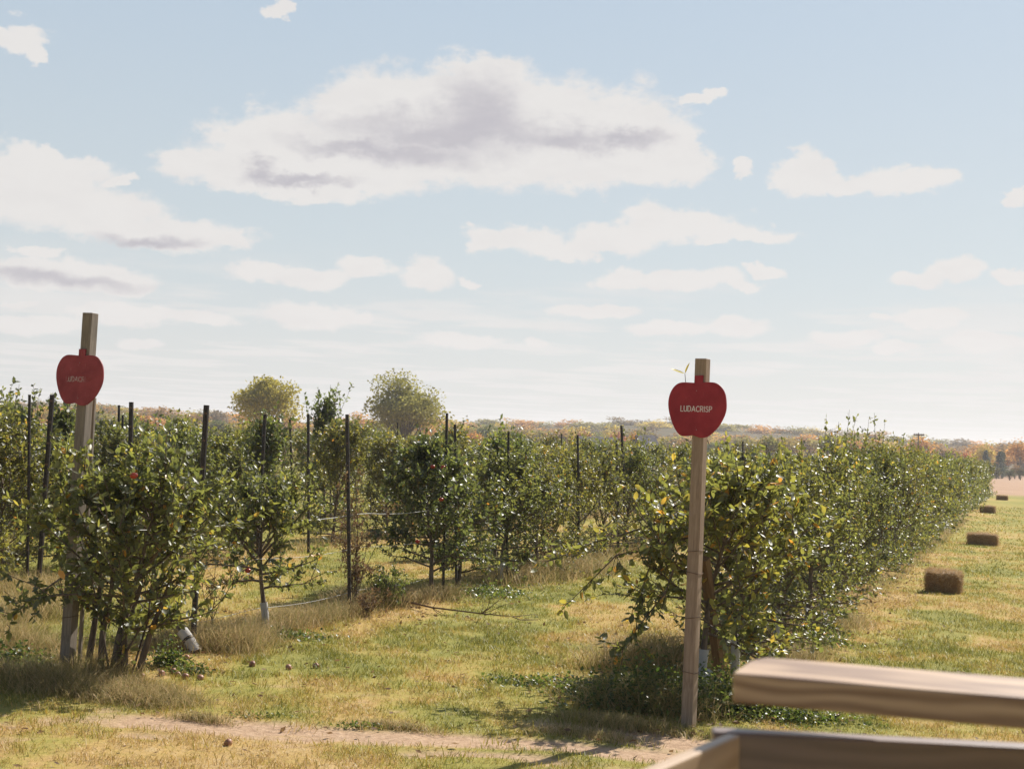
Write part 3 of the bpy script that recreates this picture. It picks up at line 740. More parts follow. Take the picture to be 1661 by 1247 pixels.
# leafless / leafy weeds --------------------------------------------------
def weed(name, base, H, rad, nst, leafn, ls, mat, seed, label, cat='weed', color=None, el=1.0):
    r = np.random.default_rng(seed); lines = []; P, D = [], []
    for k in range(nst):
        a = r.uniform(0, 6.28)
        pts, _ = curve([r.normal(0, .05), r.normal(0, .05), -.03], [math.cos(a) * rad / H, math.sin(a) * rad / H, el], H * r.uniform(.55, 1.05), 6, r, .03, .1)
        lines.append((pts, np.linspace(.007, .003, 7)))
        for j in range(5):
            i = r.integers(2, 7); tw, _ = curve(pts[i], rdir(r, 1)[0] + [0, 0, .6], H * .16, 2, r, .1, .1); lines.append((tw, np.array([.004, .003, .002])))
            n = leafn; t = r.random((n, 1)); P.append(tw[0] * (1 - t) + tw[-1] * t + r.normal(0, .02, (n, 3))); D.append(rdir(r, n) + [0, 0, .2])
    P = np.concatenate(P); D = np.concatenate(D); n = len(P)
    S = ls * r.uniform(.6, 1.3, n); V, T, tone = leaves(P, D, S, S * r.uniform(.35, .6, n), np.clip(r.normal(.5, .25, n), 0, 1), 1, r)
    t = empty(name, tuple(base)); bv, bf = tubes(lines, 4)
    link('stems', mesh_np('stems', bv, bf, M_stem), t); c = link('leaves', mesh_np('leaves', V, T, mat, {'tone': tone}, False), t)
    c.color = (*(color or (1, 1, 1)), 1)
    return tag(t, label, cat)
weed('dead_weed', rowx(ROWAC[1], 574), 1.95, .34, 12, 26, .055, M_dead, 1, 'tall brown dead weed clinging to the dark stake in the middle')
weed('dead_weed', grd(345, 1015), 1.15, .18, 5, 10, .04, M_dead, 2, 'brown seedy weed between the bushy left tree and the small tree')
weed('bush', grd(628, 985), .75, .45, 22, 12, .055, M_weed, 3, 'low round green bush at the foot of the dark dense tree', 'bush')
weed('bush', grd(595, 1000), .55, .25, 9, 8, .05, M_dead, 6, 'scraggly brown bush left of the low green bush', 'bush')
weed('dead_weed', grd(880, 925), 1.0, .3, 9, 12, .05, M_dead, 8, 'reddish brown dried weed in the middle alley before the thicket')
def weeds_patch():
    r = np.random.default_rng(9); P, D, S = [], [], []
    def patch(c, rx, ry, n, h, s):
        q = r.normal(0, .5, (n, 2)) * [rx, ry]; hh = np.abs(r.normal(0, .5, n)) * h * np.exp(-.5 * ((q[:, 0] / rx) ** 2 + (q[:, 1] / ry) ** 2))
        x, y = c[0] + q[:, 0], c[1] + q[:, 1]
        P.append(np.stack([x, y, gz(x, y) + hh], -1)); D.append(rdir(r, n) * [1, 1, .6] + [0, 0, .25]); S.append(s * r.uniform(.5, 1.3, n))
    patch(grd(1060, 1150), .7, .42, 4200, .5, .05); patch(grd(1000, 1130), .6, .35, 2600, .25, .05)
    patch(grd(1190, 1150), .6, .38, 3600, .45, .05); patch(grd(1290, 1165), .6, .3, 1500, .16, .045)
    patch(grd(272, 1080), .22, .16, 900, .26, .05); patch(grd(310, 1092), .25, .15, 500, .14, .04)
    patch(grd(900, 1110), .8, .3, 900, .08, .05); patch(grd(420, 1163), .35, .10, 160, .05, .035); patch(grd(590, 1180), .4, .10, 200, .05, .035)
    patch(grd(790, 965), .8, .8, 1200, .2, .06); patch(grd(470, 1035), .6, .3, 600, .12, .05); patch(grd(20, 1085), .5, .4, 1500, .25, .05)
    patch(grd(1330, 1040), .4, .8, 900, .16, .05)
    p, d, s = map(np.concatenate, (P, D, S)); n = len(p)
    V, T, tone = leaves(p, d, s, s * r.uniform(.45, .8, n), np.clip(r.normal(.45, .25, n), 0, 1), 1, r)
    o = link('weeds', mesh_np('weeds', V, T, M_weed, {'tone': tone}, False)); o.color = (1, 1, 1, 1)
    tag(o, 'low leafy green weeds around the signpost feet and tree feet', 'weeds', kind='stuff')
weeds_patch()

# ------------------------------------------------------------------ sign posts
def box_between(name, p0, p1, w, d, yaw, mat, parent=None, bev=.004):
    """square timber from p0 to p1 (local z along it); yaw turns its front face"""
    p0, p1 = Vector(p0), Vector(p1); L = (p1 - p0).length
    V = [(sx * w / 2, sy * d / 2, z) for z in (0, L) for sx, sy in ((-1, -1), (1, -1), (1, 1), (-1, 1))]
    Fc = [(0, 3, 2, 1), (4, 5, 6, 7), (0, 1, 5, 4), (1, 2, 6, 5), (2, 3, 7, 6), (3, 0, 4, 7)]
    o = link(name, mesh_py(name, V, Fc, mat), parent)
    q = (p1 - p0).to_track_quat('Z', 'Y')
    z = (p1 - p0).normalized(); x = Vector((math.cos(yaw), math.sin(yaw), 0)); x = (x - z * x.dot(z)).normalized(); y = z.cross(x)
    o.matrix_local = Matrix(((x[0], y[0], z[0], p0[0]), (x[1], y[1], z[1], p0[1]), (x[2], y[2], z[2], p0[2]), (0, 0, 0, 1)))
    bevel(o, bev)
    return o
OUT = [(525, 385), (640, 385), (710, 425), (755, 500), (770, 600), (765, 680), (735, 762), (680, 850), (605, 922), (560, 943), (510, 947), (465, 934), (430, 924), (380, 932), (320, 932), (280, 906),
       (240, 850), (205, 770), (180, 690), (170, 620), (172, 555), (190, 490), (225, 430), (270, 395), (325, 383), (440, 388)]
def sign_outline():
    P = np.array(OUT, float); P = np.stack([(P[:, 0] - 482) / 1000, -(P[:, 1] - 600) / 1048], -1)
    out = []
    for i in range(len(P) - 1):
        a, b, c, d = P[max(i - 1, 0)], P[i], P[i + 1], P[min(i + 2, len(P) - 1)]
        for t in np.arange(0, 1, .25):
            out.append(.5 * (2 * b + (c - a) * t + (2 * a - 5 * b + 4 * c - d) * t * t + (3 * b - a - 3 * c + d) * t ** 3))
    out.append(P[-1])
    for x, y in ((440, 315), (525, 312)): out.append(np.array([(x - 482) / 1000, -(y - 600) / 1048]))
    return np.array(out)
GLYPH = {'L': (.50, [[(0, 1), (0, 0), (.46, 0)]]), 'U': (.62, [[(0, 1), (0, .3), (.06, .1), (.18, 0), (.38, 0), (.5, .1), (.56, .3), (.56, 1)]]),
 'D': (.66, [[(0, 0), (0, 1), (.28, 1), (.48, .88), (.58, .65), (.58, .35), (.48, .12), (.28, 0), (0, 0)]]), 'A': (.72, [[(0, 0), (.33, 1), (.66, 0)], [(.13, .34), (.53, .34)]]),
 'C': (.68, [[(.62, .84), (.48, .97), (.28, 1), (.1, .86), (0, .6), (0, .4), (.1, .14), (.28, 0), (.48, .03), (.62, .16)]]),
 'R': (.58, [[(0, 0), (0, 1), (.3, 1), (.46, .92), (.5, .75), (.45, .58), (.3, .5), (0, .5)], [(.26, .5), (.52, 0)]]), 'I': (.16, [[(.05, 0), (.05, 1)]]),
 'S': (.56, [[(.46, .86), (.34, .98), (.18, .98), (.05, .86), (.04, .7), (.16, .57), (.36, .47), (.48, .34), (.46, .14), (.32, .02), (.14, .02), (0, .14)]]),
 'P': (.54, [[(0, 0), (0, 1), (.3, 1), (.46, .92), (.5, .75), (.45, .56), (.3, .48), (0, .48)]])}
def text_mesh(body, width, height, sw, mat):
    tot = sum(GLYPH[c][0] + .16 for c in body) - .16; kx = width / tot; V, Fc = [], []; x0 = -width / 2
    for ch in body:
        w, strokes = GLYPH[ch]
        for st in strokes:
            P = [np.array([x0 + a * kx, (b - .5) * height]) for a, b in st]
            for a, b in zip(P[:-1], P[1:]):
                d = nrm(b - a); n = np.array([-d[1], d[0]]) * sw / 2; a2, b2 = a - d * sw * .35, b + d * sw * .35; q = len(V)
                z = .0006 * (1 + (len(V) // 8) % 3)
                V += [(*(a2 - n), 0), (*(b2 - n), 0), (*(b2 + n), 0), (*(a2 + n), 0), (*(a2 - n), z), (*(b2 - n), z), (*(b2 + n), z), (*(a2 + n), z)]
                Fc += [(q + 4, q + 5, q + 6, q + 7), (q, q + 1, q + 5, q + 4), (q + 1, q + 2, q + 6, q + 5), (q + 2, q + 3, q + 7, q + 6), (q + 3, q, q + 4, q + 7)]
        x0 += (w + .16) * kx
    return mesh_py('lettering', V, Fc, mat)
def signpost(basepx, toppx, width, yaw, sign_px, mat, signmat, textmat, label):
    base = grd(*basepx); top = atY(toppx[0], toppx[1], base[1])
    rt = empty('signpost', tuple(base)); tag(rt, label, 'signpost')
    ax = nrm(top - base)
    box_between('post', local(base - ax * .15, base), local(top, base), width, width, yaw, mat, rt, .006)
    # the sign hangs on the front face
    sc_ = atY(sign_px[0], sign_px[1], base[1])[2]
    c = base + ax * (sc_ / ax[2])
    x = np.array([math.cos(yaw), math.sin(yaw), 0]); x = nrm(x - ax * (x @ ax)); nrm_ = np.cross(x, ax)   # outward, to the camera side
    if nrm_[1] > 0: nrm_ = -nrm_
    o2 = sign_outline(); n = len(o2); th = .018
    V = [(p[0], p[1], 0) for p in o2] + [(p[0], p[1], th) for p in o2]
    Fc = [tuple(range(n))[::-1], tuple(range(n, 2 * n))] + [(i, (i + 1) % n, n + (i + 1) % n, n + i) for i in range(n)]
    s = link('sign', mesh_py('sign_board', V, Fc, signmat), rt)
    p = c + nrm_ * (width / 2 + .003)
    off = sign_px[2]; p = p + x * off
    zc = nrm_; Mx = Matrix(((x[0], ax[0], zc[0], 0), (x[1], ax[1], zc[1], 0), (x[2], ax[2], zc[2], 0), (0, 0, 0, 1)))
    Mx.translation = Vector(local(p, base)); s.matrix_local = Mx @ Matrix.Rotation(math.radians(sign_px[3]), 4, 'Z'); bevel(s, .002, 1)
    tm = link('lettering', text_mesh('LUDACRISP', .322, .052, .0066, textmat), s)
    tm.location = (-.017, -.052, th + .0012); tm.rotation_euler[2] = math.radians(sign_px[4])
    # one screw
    V2, Q2 = tubes([(np.array([[-.02, .125, th], [-.02, .125, th + .003]]), np.array([.005, .004]))], 8); link('screw', mesh_np('screw', V2, Q2, M_wire), s)
    sc2 = link('screw', mesh_np('screw', V2, Q2, M_wire), s); sc2.location = (.005, -.38, 0)
    return rt, base, top, ax
def faded_text():
    m, nt = newmat('worn_white_lettering'); tc = nt.tc('Object'); sp = nt.n.new('ShaderNodeSeparateXYZ'); nt.l.new(tc, sp.inputs[0])
    x = sp.outputs[0]
    a = nt.math('MULTIPLY', nt.ss(x, -.175, -.13), nt.ss(x, .02, .11, 1, .12)); n = nt.noise(tc, 70, 3)
    a = nt.math('MULTIPLY', a, nt.ss(n, .38, .52))
    return finish(m, nt, bsdf(nt, nt.mix(nt.math('MULTIPLY', a, .8), (.27, .035, .042), (.62, .55, .54)), .7, .2))
YR = -math.radians(30)      # yaw of the post's front face: world x axis of the face
rp, rb, rtp, rax = signpost((1117, 1175), (1140, 582), .118, -math.radians(28.5), (1136, 655, 0, 1.0, -1.2), M_post, M_red, M_white,
    'tall pale wooden post with a bright red apple sign in clear white letters')
lp, lb, ltp, lax = signpost((108, 1095), (147, 508), .120, -_a, (137, 608, -.018, 0.0, 0), M_postg, M_red2, faded_text(),
    'tall grey weathered post on the left with a faded red apple sign')
def ring_wires(rt, base, top, ax, width, yaw, pys, xpx):
    for k, py in enumerate(pys):
        z = atY(xpx, py, base[1])[2]
        c = base + ax * (z / ax[2]); w = width / 2 + .004
        x = np.array([math.cos(yaw), math.sin(yaw), 0]); y = np.cross(np.array([0, 0, 1]), x)
        tl = random.Random(k).uniform(-.012, .012)
        P = [c + x * a * w + y * b * w + np.array([0, 0, tl * a]) for a, b in ((-1, -1), (1, -1), (1, 1), (-1, 1), (-1, -1.0))]
        V, Q = tubes([(np.array([local(p, base) for p in P]), np.full(5, .0035))], 6)
        link('wire_wrap', mesh_np('wire_wrap', V, Q, M_rust), rt)
ring_wires(rp, rb, rtp, rax, .118, -math.radians(28.5), (893, 928, 1001, 1089), 1120)
ring_wires(lp, lb, ltp, lax, .12, -_a, (800, 905, 1000), 120)
# braces behind the posts
def brace(a, b, w, d, yaw, label, mat):
    o = box_between('brace_board', a, b, w, d, yaw, mat); return tag(o, label, 'brace board')
brace(grd(1171, 1113), atY(1142, 905, grd(1171, 1113)[1] - .9), .10, .085, -.75, 'brown wooden brace board leaning up to the back of the right signpost', M_brace)
p_ = atY(153, 645, lb[1] + .15)
brace(grd(128, 1090), p_, .035, .035, -.3, 'slim weathered brace stake close behind the left signpost', M_postg)

# dark stakes -----------------------------------------------------------
def stake(xt, yt, xb, ri, r, label, thin=False, group=None):
    b = rowx(ROWAC[ri] + (.55 if ri > 1 else .1), xb); t = atY(xt, yt, b[1] + random.Random(xt).uniform(-.1, .1))
    P = np.array([b - [0, 0, .2], b * .5 + t * .5, t]); P = P - b
    V, Q = tubes([(P, np.full(3, r))], 8)
    V = list(map(tuple, V)); Q = [tuple(map(int, q)) for q in Q]; n = len(V)
    Q.append(tuple(range(n - 8, n)))
    rt = empty('stake', tuple(b)); link('post', mesh_py('post', V, Q, M_black, False), rt)
    # pale wire clips up the post
    nclip = 9 if r > .02 else 4
    ln = t - b
    Vs, Fs = [], []
    for k in range(nclip):
        c = ln * (k + .7) / nclip; s = r * .45; q = len(Vs)
        c = c + np.array([0, -r, 0])
        Vs += [tuple(c + np.array([sx * s, sy * .004, sz * s * .8])) for sx in (-1, 1) for sy in (-1, 1) for sz in (-1, 1)]
        Fs += [tuple(q + i for i in f) for f in ((0, 1, 3, 2), (4, 6, 7, 5), (0, 4, 5, 1), (2, 3, 7, 6), (0, 2, 6, 4), (1, 5, 7, 3))]
    o = link('wire_clips', mesh_py('wire_clips', Vs, Fs, M_rust), rt)
    tag(rt, label, 'stake', group or 'dark trellis stakes')
STK = [(335, 657, 312, 1, .036, 'thick dark stake leaning right, between the left signpost and the small tree'),
 (563, 672, 568, 1, .028, 'dark stake leaning left with the brown dead weed at its foot'),
 (725, 670, 719, 1, .024, 'dark stake sticking up out of the dark dense tree, the taller of two'),
 (738, 688, 741, 1, .024, 'short stake top close right of the tall one in the dark dense tree'),
 (825, 700, 822, 1, .024, 'stake just right of the young tree in the middle thicket'),
 (937, 705, 940, 1, .026, 'stake top left of the pair of dark stakes, in the thicket'),
 (1008, 690, 1016, 1, .034, 'tallest dark stake in the thicket left of the red apple sign'),
 (1000, 712, 1004, 1, .03, 'thinner stake touching the tallest one left of the red apple sign'),
 (85, 640, 62, 2, .044, 'thick dark stake left of the left signpost, shoots above its top'),
 (213, 652, 208, 2, .044, 'thick upright dark stake right of the left signpost'),
 (430, 672, 417, 2, .04, 'dark stake leaning right in front of the big yellow tree'),
 (500, 672, 501, 2, .034, 'tall straight dark stake standing in the open grass gap'),
 (48, 640, 45, 2, .025, 'thin stake near the left edge of the orchard'),
 (193, 657, 191, 3, .034, 'thin stake just left of the thick upright one, taller of the two there'),
 (199, 673, 198, 3, .028, 'thin short stake squeezed between two others right of the left sign'),
 (276, 690, 270, 3, .028, 'thin stake between the two thick dark ones on the left'),
 (470, 680, 476, 3, .036, 'dark stake between the big yellow tree and the open grass gap'),
 (534, 690, 537, 3, .03, 'thin stake in front of the tall narrow tree'),
 (598, 702, 602, 3, .032, 'dark stake left of the big willow, behind the brown weed'),
 (645, 685, 645, 3, .03, 'stake in front of the big willow'),
 (416, 680, 417, 4, .036, 'far thin stake in front of the yellow tree'),
 (622, 700, 624, 4, .034, 'far thin stake left below the big willow'),
 (801, 705, 800, 3, .034, 'thin stake left of the young tree in the middle thicket'),
 (911, 704, 911, 3, .034, 'short stake top left of the pair in the thicket'),
 (1205, 716, 1203, 1, .03, 'straight far stake just right of the red apple sign'),
 (1196, 717, 1206, 2, .045, 'leaning far stake right of the red apple sign'),
 (1189, 719, 1189, 2, .035, 'thin far stake nearest the right edge of the red apple sign')]
for s in STK: stake(*s)
# trellis wires of the middle row --------------------------------------
for z, al0, al1, lab in ((1.50, .3, 12.5, 'upper pale trellis wire running through the middle row'), (.98, .3, 12.5, 'middle trellis wire of the middle row'), (.32, .3, 10, 'lowest trellis wire near the dry grass of the middle row')):
    P = np.array([row(ROWAC[1] - .05, a, z - .05 * math.sin((a % 3.2) / 3.2 * math.pi)) for a in np.linspace(al0, al1, 30)])
    V, Q = tubes([(P, np.full(30, .0045 if z > 1 else .003))], 5)
    tag(link('trellis_wire', mesh_np('trellis_wire', V, Q, M_wire)), lab, 'wire')

# hay bales ---------------------------------------------------------------
def bale(seed, L=.92, W=.46, Hh=.40):
    r = np.random.default_rng(seed); n = 14
    V, Fc, idx = [], [], {}
    def vid(i, j, k, nx, ny, nz):
        key = (i, j, k)
        if key not in idx:
            p = np.array([(i / nx - .5) * L, (j / ny - .5) * W, k / nz * Hh])
            c = np.array([p[0] / (L / 2), p[1] / (W / 2), (p[2] - Hh / 2) / (Hh / 2)])
            p = p * (1 - .035 * (np.sum(c ** 4) - 1) * 1.3)
            nn = mnoise.noise(Vector(p * 9 + seed)) * .022 + mnoise.noise(Vector(p * 26 + seed)) * .014
            p[:2] *= 1 + nn * 2.2; p[2] += nn * (k > 0)
            p[0] *= 1; tw = .02 * mnoise.noise(Vector((p[0] * 4, seed, 0))); p[2] += tw * (k > 0)
            # string grooves
            for g in (-.2, .2): p[2] -= .014 * math.exp(-((p[0] - g) / .025) ** 2) * (k == nz)
            idx[key] = len(V); V.append(p)
        return idx[key]
    nx, ny, nz = 30, 14, 12
    for k in (0, nz):
        for i in range(nx):
            for j in range(ny):
                q = (vid(i, j, k, nx, ny, nz), vid(i + 1, j, k, nx, ny, nz), vid(i + 1, j + 1, k, nx, ny, nz), vid(i, j + 1, k, nx, ny, nz)); Fc.append(q if k else q[::-1])
    for j in (0, ny):
        for i in range(nx):
            for k in range(nz):
                q = (vid(i, j, k, nx, ny, nz), vid(i + 1, j, k, nx, ny, nz), vid(i + 1, j, k + 1, nx, ny, nz), vid(i, j, k + 1, nx, ny, nz)); Fc.append(q[::-1] if j else q)
    for i in (0, nx):
        for j in range(ny):
            for k in range(nz):
                q = (vid(i, j, k, nx, ny, nz), vid(i, j + 1, k, nx, ny, nz), vid(i, j + 1, k + 1, nx, ny, nz), vid(i, j, k + 1, nx, ny, nz)); Fc.append(q if i else q[::-1])
    V = np.array(V); ns = 12000
    # loose straws over the surface
    face = r.choice(len(Fc), ns); c = np.array([V[list(Fc[f])].mean(0) for f in face]); c += r.normal(0, .012, (ns, 3))
    out = nrm(c - [0, 0, Hh / 2]); d = nrm(rdir(r, ns) * [1, 1, .8] + out * .25)
    l = r.uniform(.03, .15, ns)[:, None]; w = nrm(np.cross(d, out)) * .0035
    sV = np.stack([c - w, c + w, c + d * l], 1).reshape(-1, 3); sV[:, 2] = np.maximum(sV[:, 2], 0)
    tone0 = np.array([.25 + .5 * vnoise(np.array([v[0] * 40]), np.array([v[2] * 60 + v[1] * 40]), seed)[0] for v in V])
    T = np.array(Fc); T = np.concatenate([T[:, [0, 1, 2]], T[:, [0, 2, 3]], np.arange(ns * 3).reshape(-1, 3) + len(V)])
    me = mesh_np('hay', np.concatenate([V, sV]), T, M_straw, {'tone': np.concatenate([tone0, np.repeat(np.clip(r.normal(.45, .28, ns) + .55 * (c[:, 2] > Hh * .85), 0, 1), 3)])}, False)  # top straws get a paler tone: sunlight on the bale top put into colour
    lines = [(np.array([(g, -W / 2 - .004, .0), (g, -W / 2 - .006, Hh * .96), (g, -W / 2 + .02, Hh - .008), (g, W / 2 - .02, Hh - .008), (g, W / 2 + .006, Hh * .96), (g, W / 2 + .004, 0)]), np.full(6, .004)) for g in (-.2, .2)]
    tw = mesh_np('twine', *tubes(lines, 5), M_twine)
    return me, tw
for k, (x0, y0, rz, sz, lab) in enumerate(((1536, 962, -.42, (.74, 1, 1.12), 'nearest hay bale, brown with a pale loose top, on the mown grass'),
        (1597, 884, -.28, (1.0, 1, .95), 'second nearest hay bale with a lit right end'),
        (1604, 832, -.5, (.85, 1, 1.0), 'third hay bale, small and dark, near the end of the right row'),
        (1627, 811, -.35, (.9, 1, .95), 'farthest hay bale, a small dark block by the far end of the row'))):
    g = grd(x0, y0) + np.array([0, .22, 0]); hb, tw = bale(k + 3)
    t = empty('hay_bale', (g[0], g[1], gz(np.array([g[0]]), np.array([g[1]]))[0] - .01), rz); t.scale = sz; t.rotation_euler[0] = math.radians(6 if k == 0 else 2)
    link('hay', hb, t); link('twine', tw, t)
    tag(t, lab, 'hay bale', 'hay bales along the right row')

# fallen apples -------------------------------------------------------------
APF = [apple_mesh(.038, M_applerot, s) for s in range(1)]
FA = [((230, 1096), 'reddish fallen apple nearest the feet of the bushy left tree'), ((262, 1094), 'fallen apple second from the left in the cluster by the bushy tree'),
 ((281, 1090), 'topmost fallen apple of the cluster right of the green weeds'), ((288, 1096), 'fallen apple in the middle of the cluster right of the green weeds'),
 ((300, 1101), 'lowest fallen apple of the cluster right of the green weeds'), ((325, 1104), 'small half hidden fallen apple just right of the cluster'),
 ((303, 1068), 'fallen apple under the leaning white tree guard'), ((409, 1080), 'pale fallen apple alone in the grass right of the cluster'),
 ((468, 1087), 'dark fallen apple in the grass below the dry grass strip'), ((512, 1085), 'brown fallen apple right of the dark one in the grass'),
 ((1358, 1163), 'red fallen apple seen in the gap between the wagon boards'), ((1365, 1005), 'fallen apple at the edge of the right row'),
 ((370, 1208), 'small fallen apple by the bare wheel track')]
for k, ((x0, y0), lab) in enumerate(FA):
    g = grd(x0, y0); o = link('fallen_apple', APF[0]); o.location = (g[0], g[1], gz(np.array([g[0]]), np.array([g[1]]))[0] + .022)
    o.rotation_euler = (k * 1.3, k * .7, k); s = .85 + .3 * ((k * 37) % 10) / 10; o.scale = (s, s, s)
    tag(o, lab, 'apple', 'fallen apples in the grass')
def litter():
    r = np.random.default_rng(21); n = 4200; P = []
    for ac, m in ((-.3, 1900), (ROWAC[1], 1900)):
        a = r.uniform(-.6, 26, m) ** 1.0; P.append(np.array([row(ac + c_, a_) for a_, c_ in zip(a, r.normal(0, .75, m))]))
    P.append(np.stack([r.uniform(-5, 6, 400), r.uniform(11, 22, 400), np.zeros(400)], -1)); P = np.concatenate(P); n = len(P)
    P[:, 2] = gz(P[:, 0], P[:, 1]) + r.uniform(.01, .05, n); D = rdir(r, n) * [1, 1, .25]
    S = r.uniform(.05, .09, n); V, T, tone = leaves(P, D, S, S * .55, np.clip(r.normal(.5, .35, n), 0, 1), 1, r, 1.6)
    tag(link('fallen_leaves', mesh_np('fallen_leaves', V, T, M_dead, {'tone': tone}, False)), 'brown fallen leaves scattered under the tree rows', 'leaf litter', kind='stuff')
litter()
# white tree guard lying by the right post
g = grd(1140, 1150)
V, Q = tubes([(np.array([[0, 0, .02], [.06, .1, .16], [.12, .22, .30]]), np.array([.055, .06, .06]))], 12)
o = link('tree_guard', mesh_np('tree_guard', V, Q, M_guard)); o.location = tuple(g + [0, .35, 0])
tag(o, 'loose white tree guard leaning behind the foot of the right signpost', 'tree guard')
# fallen branch in the alley
P = np.array([grd(630, 973), grd(700, 990, .05), grd(780, 1000, .06), grd(830, 1005, .02)]); P0 = P[0].copy(); P = P - P0; P[:, 2] += .05
r_ = np.random.default_rng(3); ls = [(P, np.array([.018, .014, .01, .005]))]
for k in range(14):
    i = r_.integers(1, 4); tw, _ = curve(P[i], nrm(P[i] - P[i - 1]) + rdir(r_, 1)[0] * .5 + [0, 0, .1], .5, 3, r_, 0, .15); tw[:, 2] = np.maximum(tw[:, 2], .02); ls.append((tw, np.array([.006, .005, .004, .002])))
o = link('fallen_branch', mesh_np('fallen_branch', *tubes(ls, 5), M_rust)); o.location = tuple(P0)
tag(o, 'reddish brown fallen branch lying across the grass in front of the dark tree', 'branch')

# ------------------------------------------------------------------ wagon in the foreground
def prism(name, poly, z0, z1, mat, parent, bev=.006):
    """horizontal polygon extruded in z, given in world coordinates; local x along its first edge"""
    o0 = np.array(poly[0]); dx = nrm((np.array(poly[1]) - o0)[:2]); ang = math.atan2(dx[1], dx[0])
    ca, sa = math.cos(-ang), math.sin(-ang); n = len(poly); L = []
    for p in poly:
        q = np.array(p)[:2] - o0[:2]; L.append((q[0] * ca - q[1] * sa, q[0] * sa + q[1] * ca))
    V = [(x, y, 0) for x, y in L] + [(x, y, z1 - z0) for x, y in L]
    Fc = [tuple(range(n))[::-1], tuple(range(n, 2 * n))] + [(i, (i + 1) % n, n + (i + 1) % n, n + i) for i in range(n)]
    o = link(name, mesh_py(name, V, Fc, mat), parent); o.location = (o0[0], o0[1], z0); o.rotation_euler[2] = ang
    bevel(o, bev, 3); return o
wg = empty('wagon', (0, 0, 0)); tag(wg, 'unpainted wooden wagon side with two rails, out of focus in the near corner', 'wagon')
z1 = CAMZ - .277
A, B = grd(1190, 1091, z1), grd(1661, 1131, z1); A2, B2 = grd(1229, 1064, z1), grd(1661, 1098, z1)
e = nrm(B - A); e2 = nrm(B2 - A2)
prism('top_rail', [(A + e * 0), (B + e * 1.2), (B2 + e * 1.2), A2 + e * .012, A2 * .75 + A * .25 - e * .002, A * .95 + A2 * .05 - e * .002], z1 - .038, z1, M_rail, wg, .003)
z2 = CAMZ - .366
A, B = grd(1157, 1186, z2), grd(1661, 1212, z2); e = nrm(B - A); n_ = np.array([-e[1], e[0], 0])
prism('side_board', [A, B + e * 1.2, B + e * 1.2 + n_ * .038, A + n_ * .038], z2 - .235, z2, M_rail2, wg, .004)
Cc, Dd = grd(1203, 1191, z2 + .004), grd(1072, 1247, z2 + .004)
f_ = nrm(Dd - Cc); m_ = np.array([f_[1], -f_[0], 0])        # away from the camera side
if (m_ @ np.array([-1, 0, 0])) < 0: m_ = -m_
Cc = Cc + f_ * .004
prism('end_board', [Cc, Dd + f_ * 1.2, Dd + f_ * 1.2 + m_ * .019, Cc + m_ * .019], z2 - .235, z2 + .004, M_rail3, wg, .003)
Pq = B + e * .55
prism('upright', [Pq - n_ * .042, Pq - n_ * .042 + e * .09, Pq - n_ * .004 + e * .09, Pq - n_ * .004], 1.0, z1 - .04, M_rail3, wg)
back = nrm(np.array([-e[1], e[0], 0])) * -1
q0 = A + n_ * .0; q1 = B + e * 1.2
prism('deck', [q0 + e * .0, q1, q1 + back * 3.2, q0 + f_ * 3.4], .96, 1.0, M_black, wg)
wheelV = []
for (a_, b_) in ((.45, .5), (1.5, .5)):
    c = q0 + e * a_ + back * b_
    V, Q = tubes([(np.array([c + e * 0 + back * -.1, c + back * -.08, c + back * .08, c + back * .1]) * [1, 1, 0] + [0, 0, .34], np.array([.25, .34, .34, .25]))], 28)
    V = list(map(tuple, V)); Q = [tuple(map(int, q)) for q in Q]; Q += [tuple(range(28))[::-1], tuple(range(84, 112))]
    link('wheel', mesh_py('wheel', V, Q, M_black, False), wg)
    prism('leg', [c - e * .05 + back * .12, c + e * .05 + back * .12, c + e * .05 + back * .2, c - e * .05 + back * .2], .34, .96, M_black, wg)

# ------------------------------------------------------------------ far country
def far_tree(seed, H=12., W=9., trunkh=2.5, clumps=42, per=60, ls=.42, open_=.0, conifer=False):
    r = np.random.default_rng(seed); P, D, lines = [], [], []
    tr = curve([0, 0, -.3], [0, 0, 1], H * .8, 6, r, .1, .06)[0]; lines.append((tr, np.linspace(.02 * H, .04, 7)))
    for k in range(clumps):
        if conifer:
            u = (k + .5) / clumps; z = H * (.06 + .93 * u); a = k * 2.4; rr = W / 2 * (1 - u) ** .8 * r.uniform(.35, .9)
            c = np.array([rr * math.cos(a), rr * math.sin(a), z]); cs = W * .12 * (1.15 - u)
        else:
            d = rdir(r, 1)[0]; d[2] = abs(d[2]) * 1.0 - .35 * r.random(); rad = r.uniform(.45, 1.0) * (.86 + .75 * mnoise.noise(Vector(d * 1.7 + seed * 3.1)))
            c = np.array([d[0] * W / 2 * .85 * rad, d[1] * W / 2 * .85 * rad, trunkh + (H - trunkh) * (.42 + .5 * d[2] * rad)]); cs = W * r.uniform(.07, .13)
            b = tr[min(6, int(6 * max(.25, (c[2] / H - .22))))]
            lines.append((np.array([b, b * .5 + c * .5 + [0, 0, -.03 * H], c]), np.array([.008 * H, .005 * H, .02])))
        n = int(per * r.uniform(.6, 1.3) * (1 - open_)); q = rdir(r, n) * (r.random((n, 1)) ** .45) * cs * 1.7 * [1, 1, .75]
        P.append(c + q); D.append(rdir(r, n))
    P = np.concatenate(P); P[:, 2] = np.maximum(P[:, 2], .1); D = np.concatenate(D); n = len(P); S = ls * r.uniform(.6, 1.4, n)
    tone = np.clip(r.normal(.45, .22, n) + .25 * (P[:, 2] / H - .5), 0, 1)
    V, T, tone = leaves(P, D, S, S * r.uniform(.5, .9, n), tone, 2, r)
    return mesh_np('far_trunk', *tubes(lines, 5), M_stem), mesh_np('far_crown', V, T, M_far, {'tone': tone}, False)
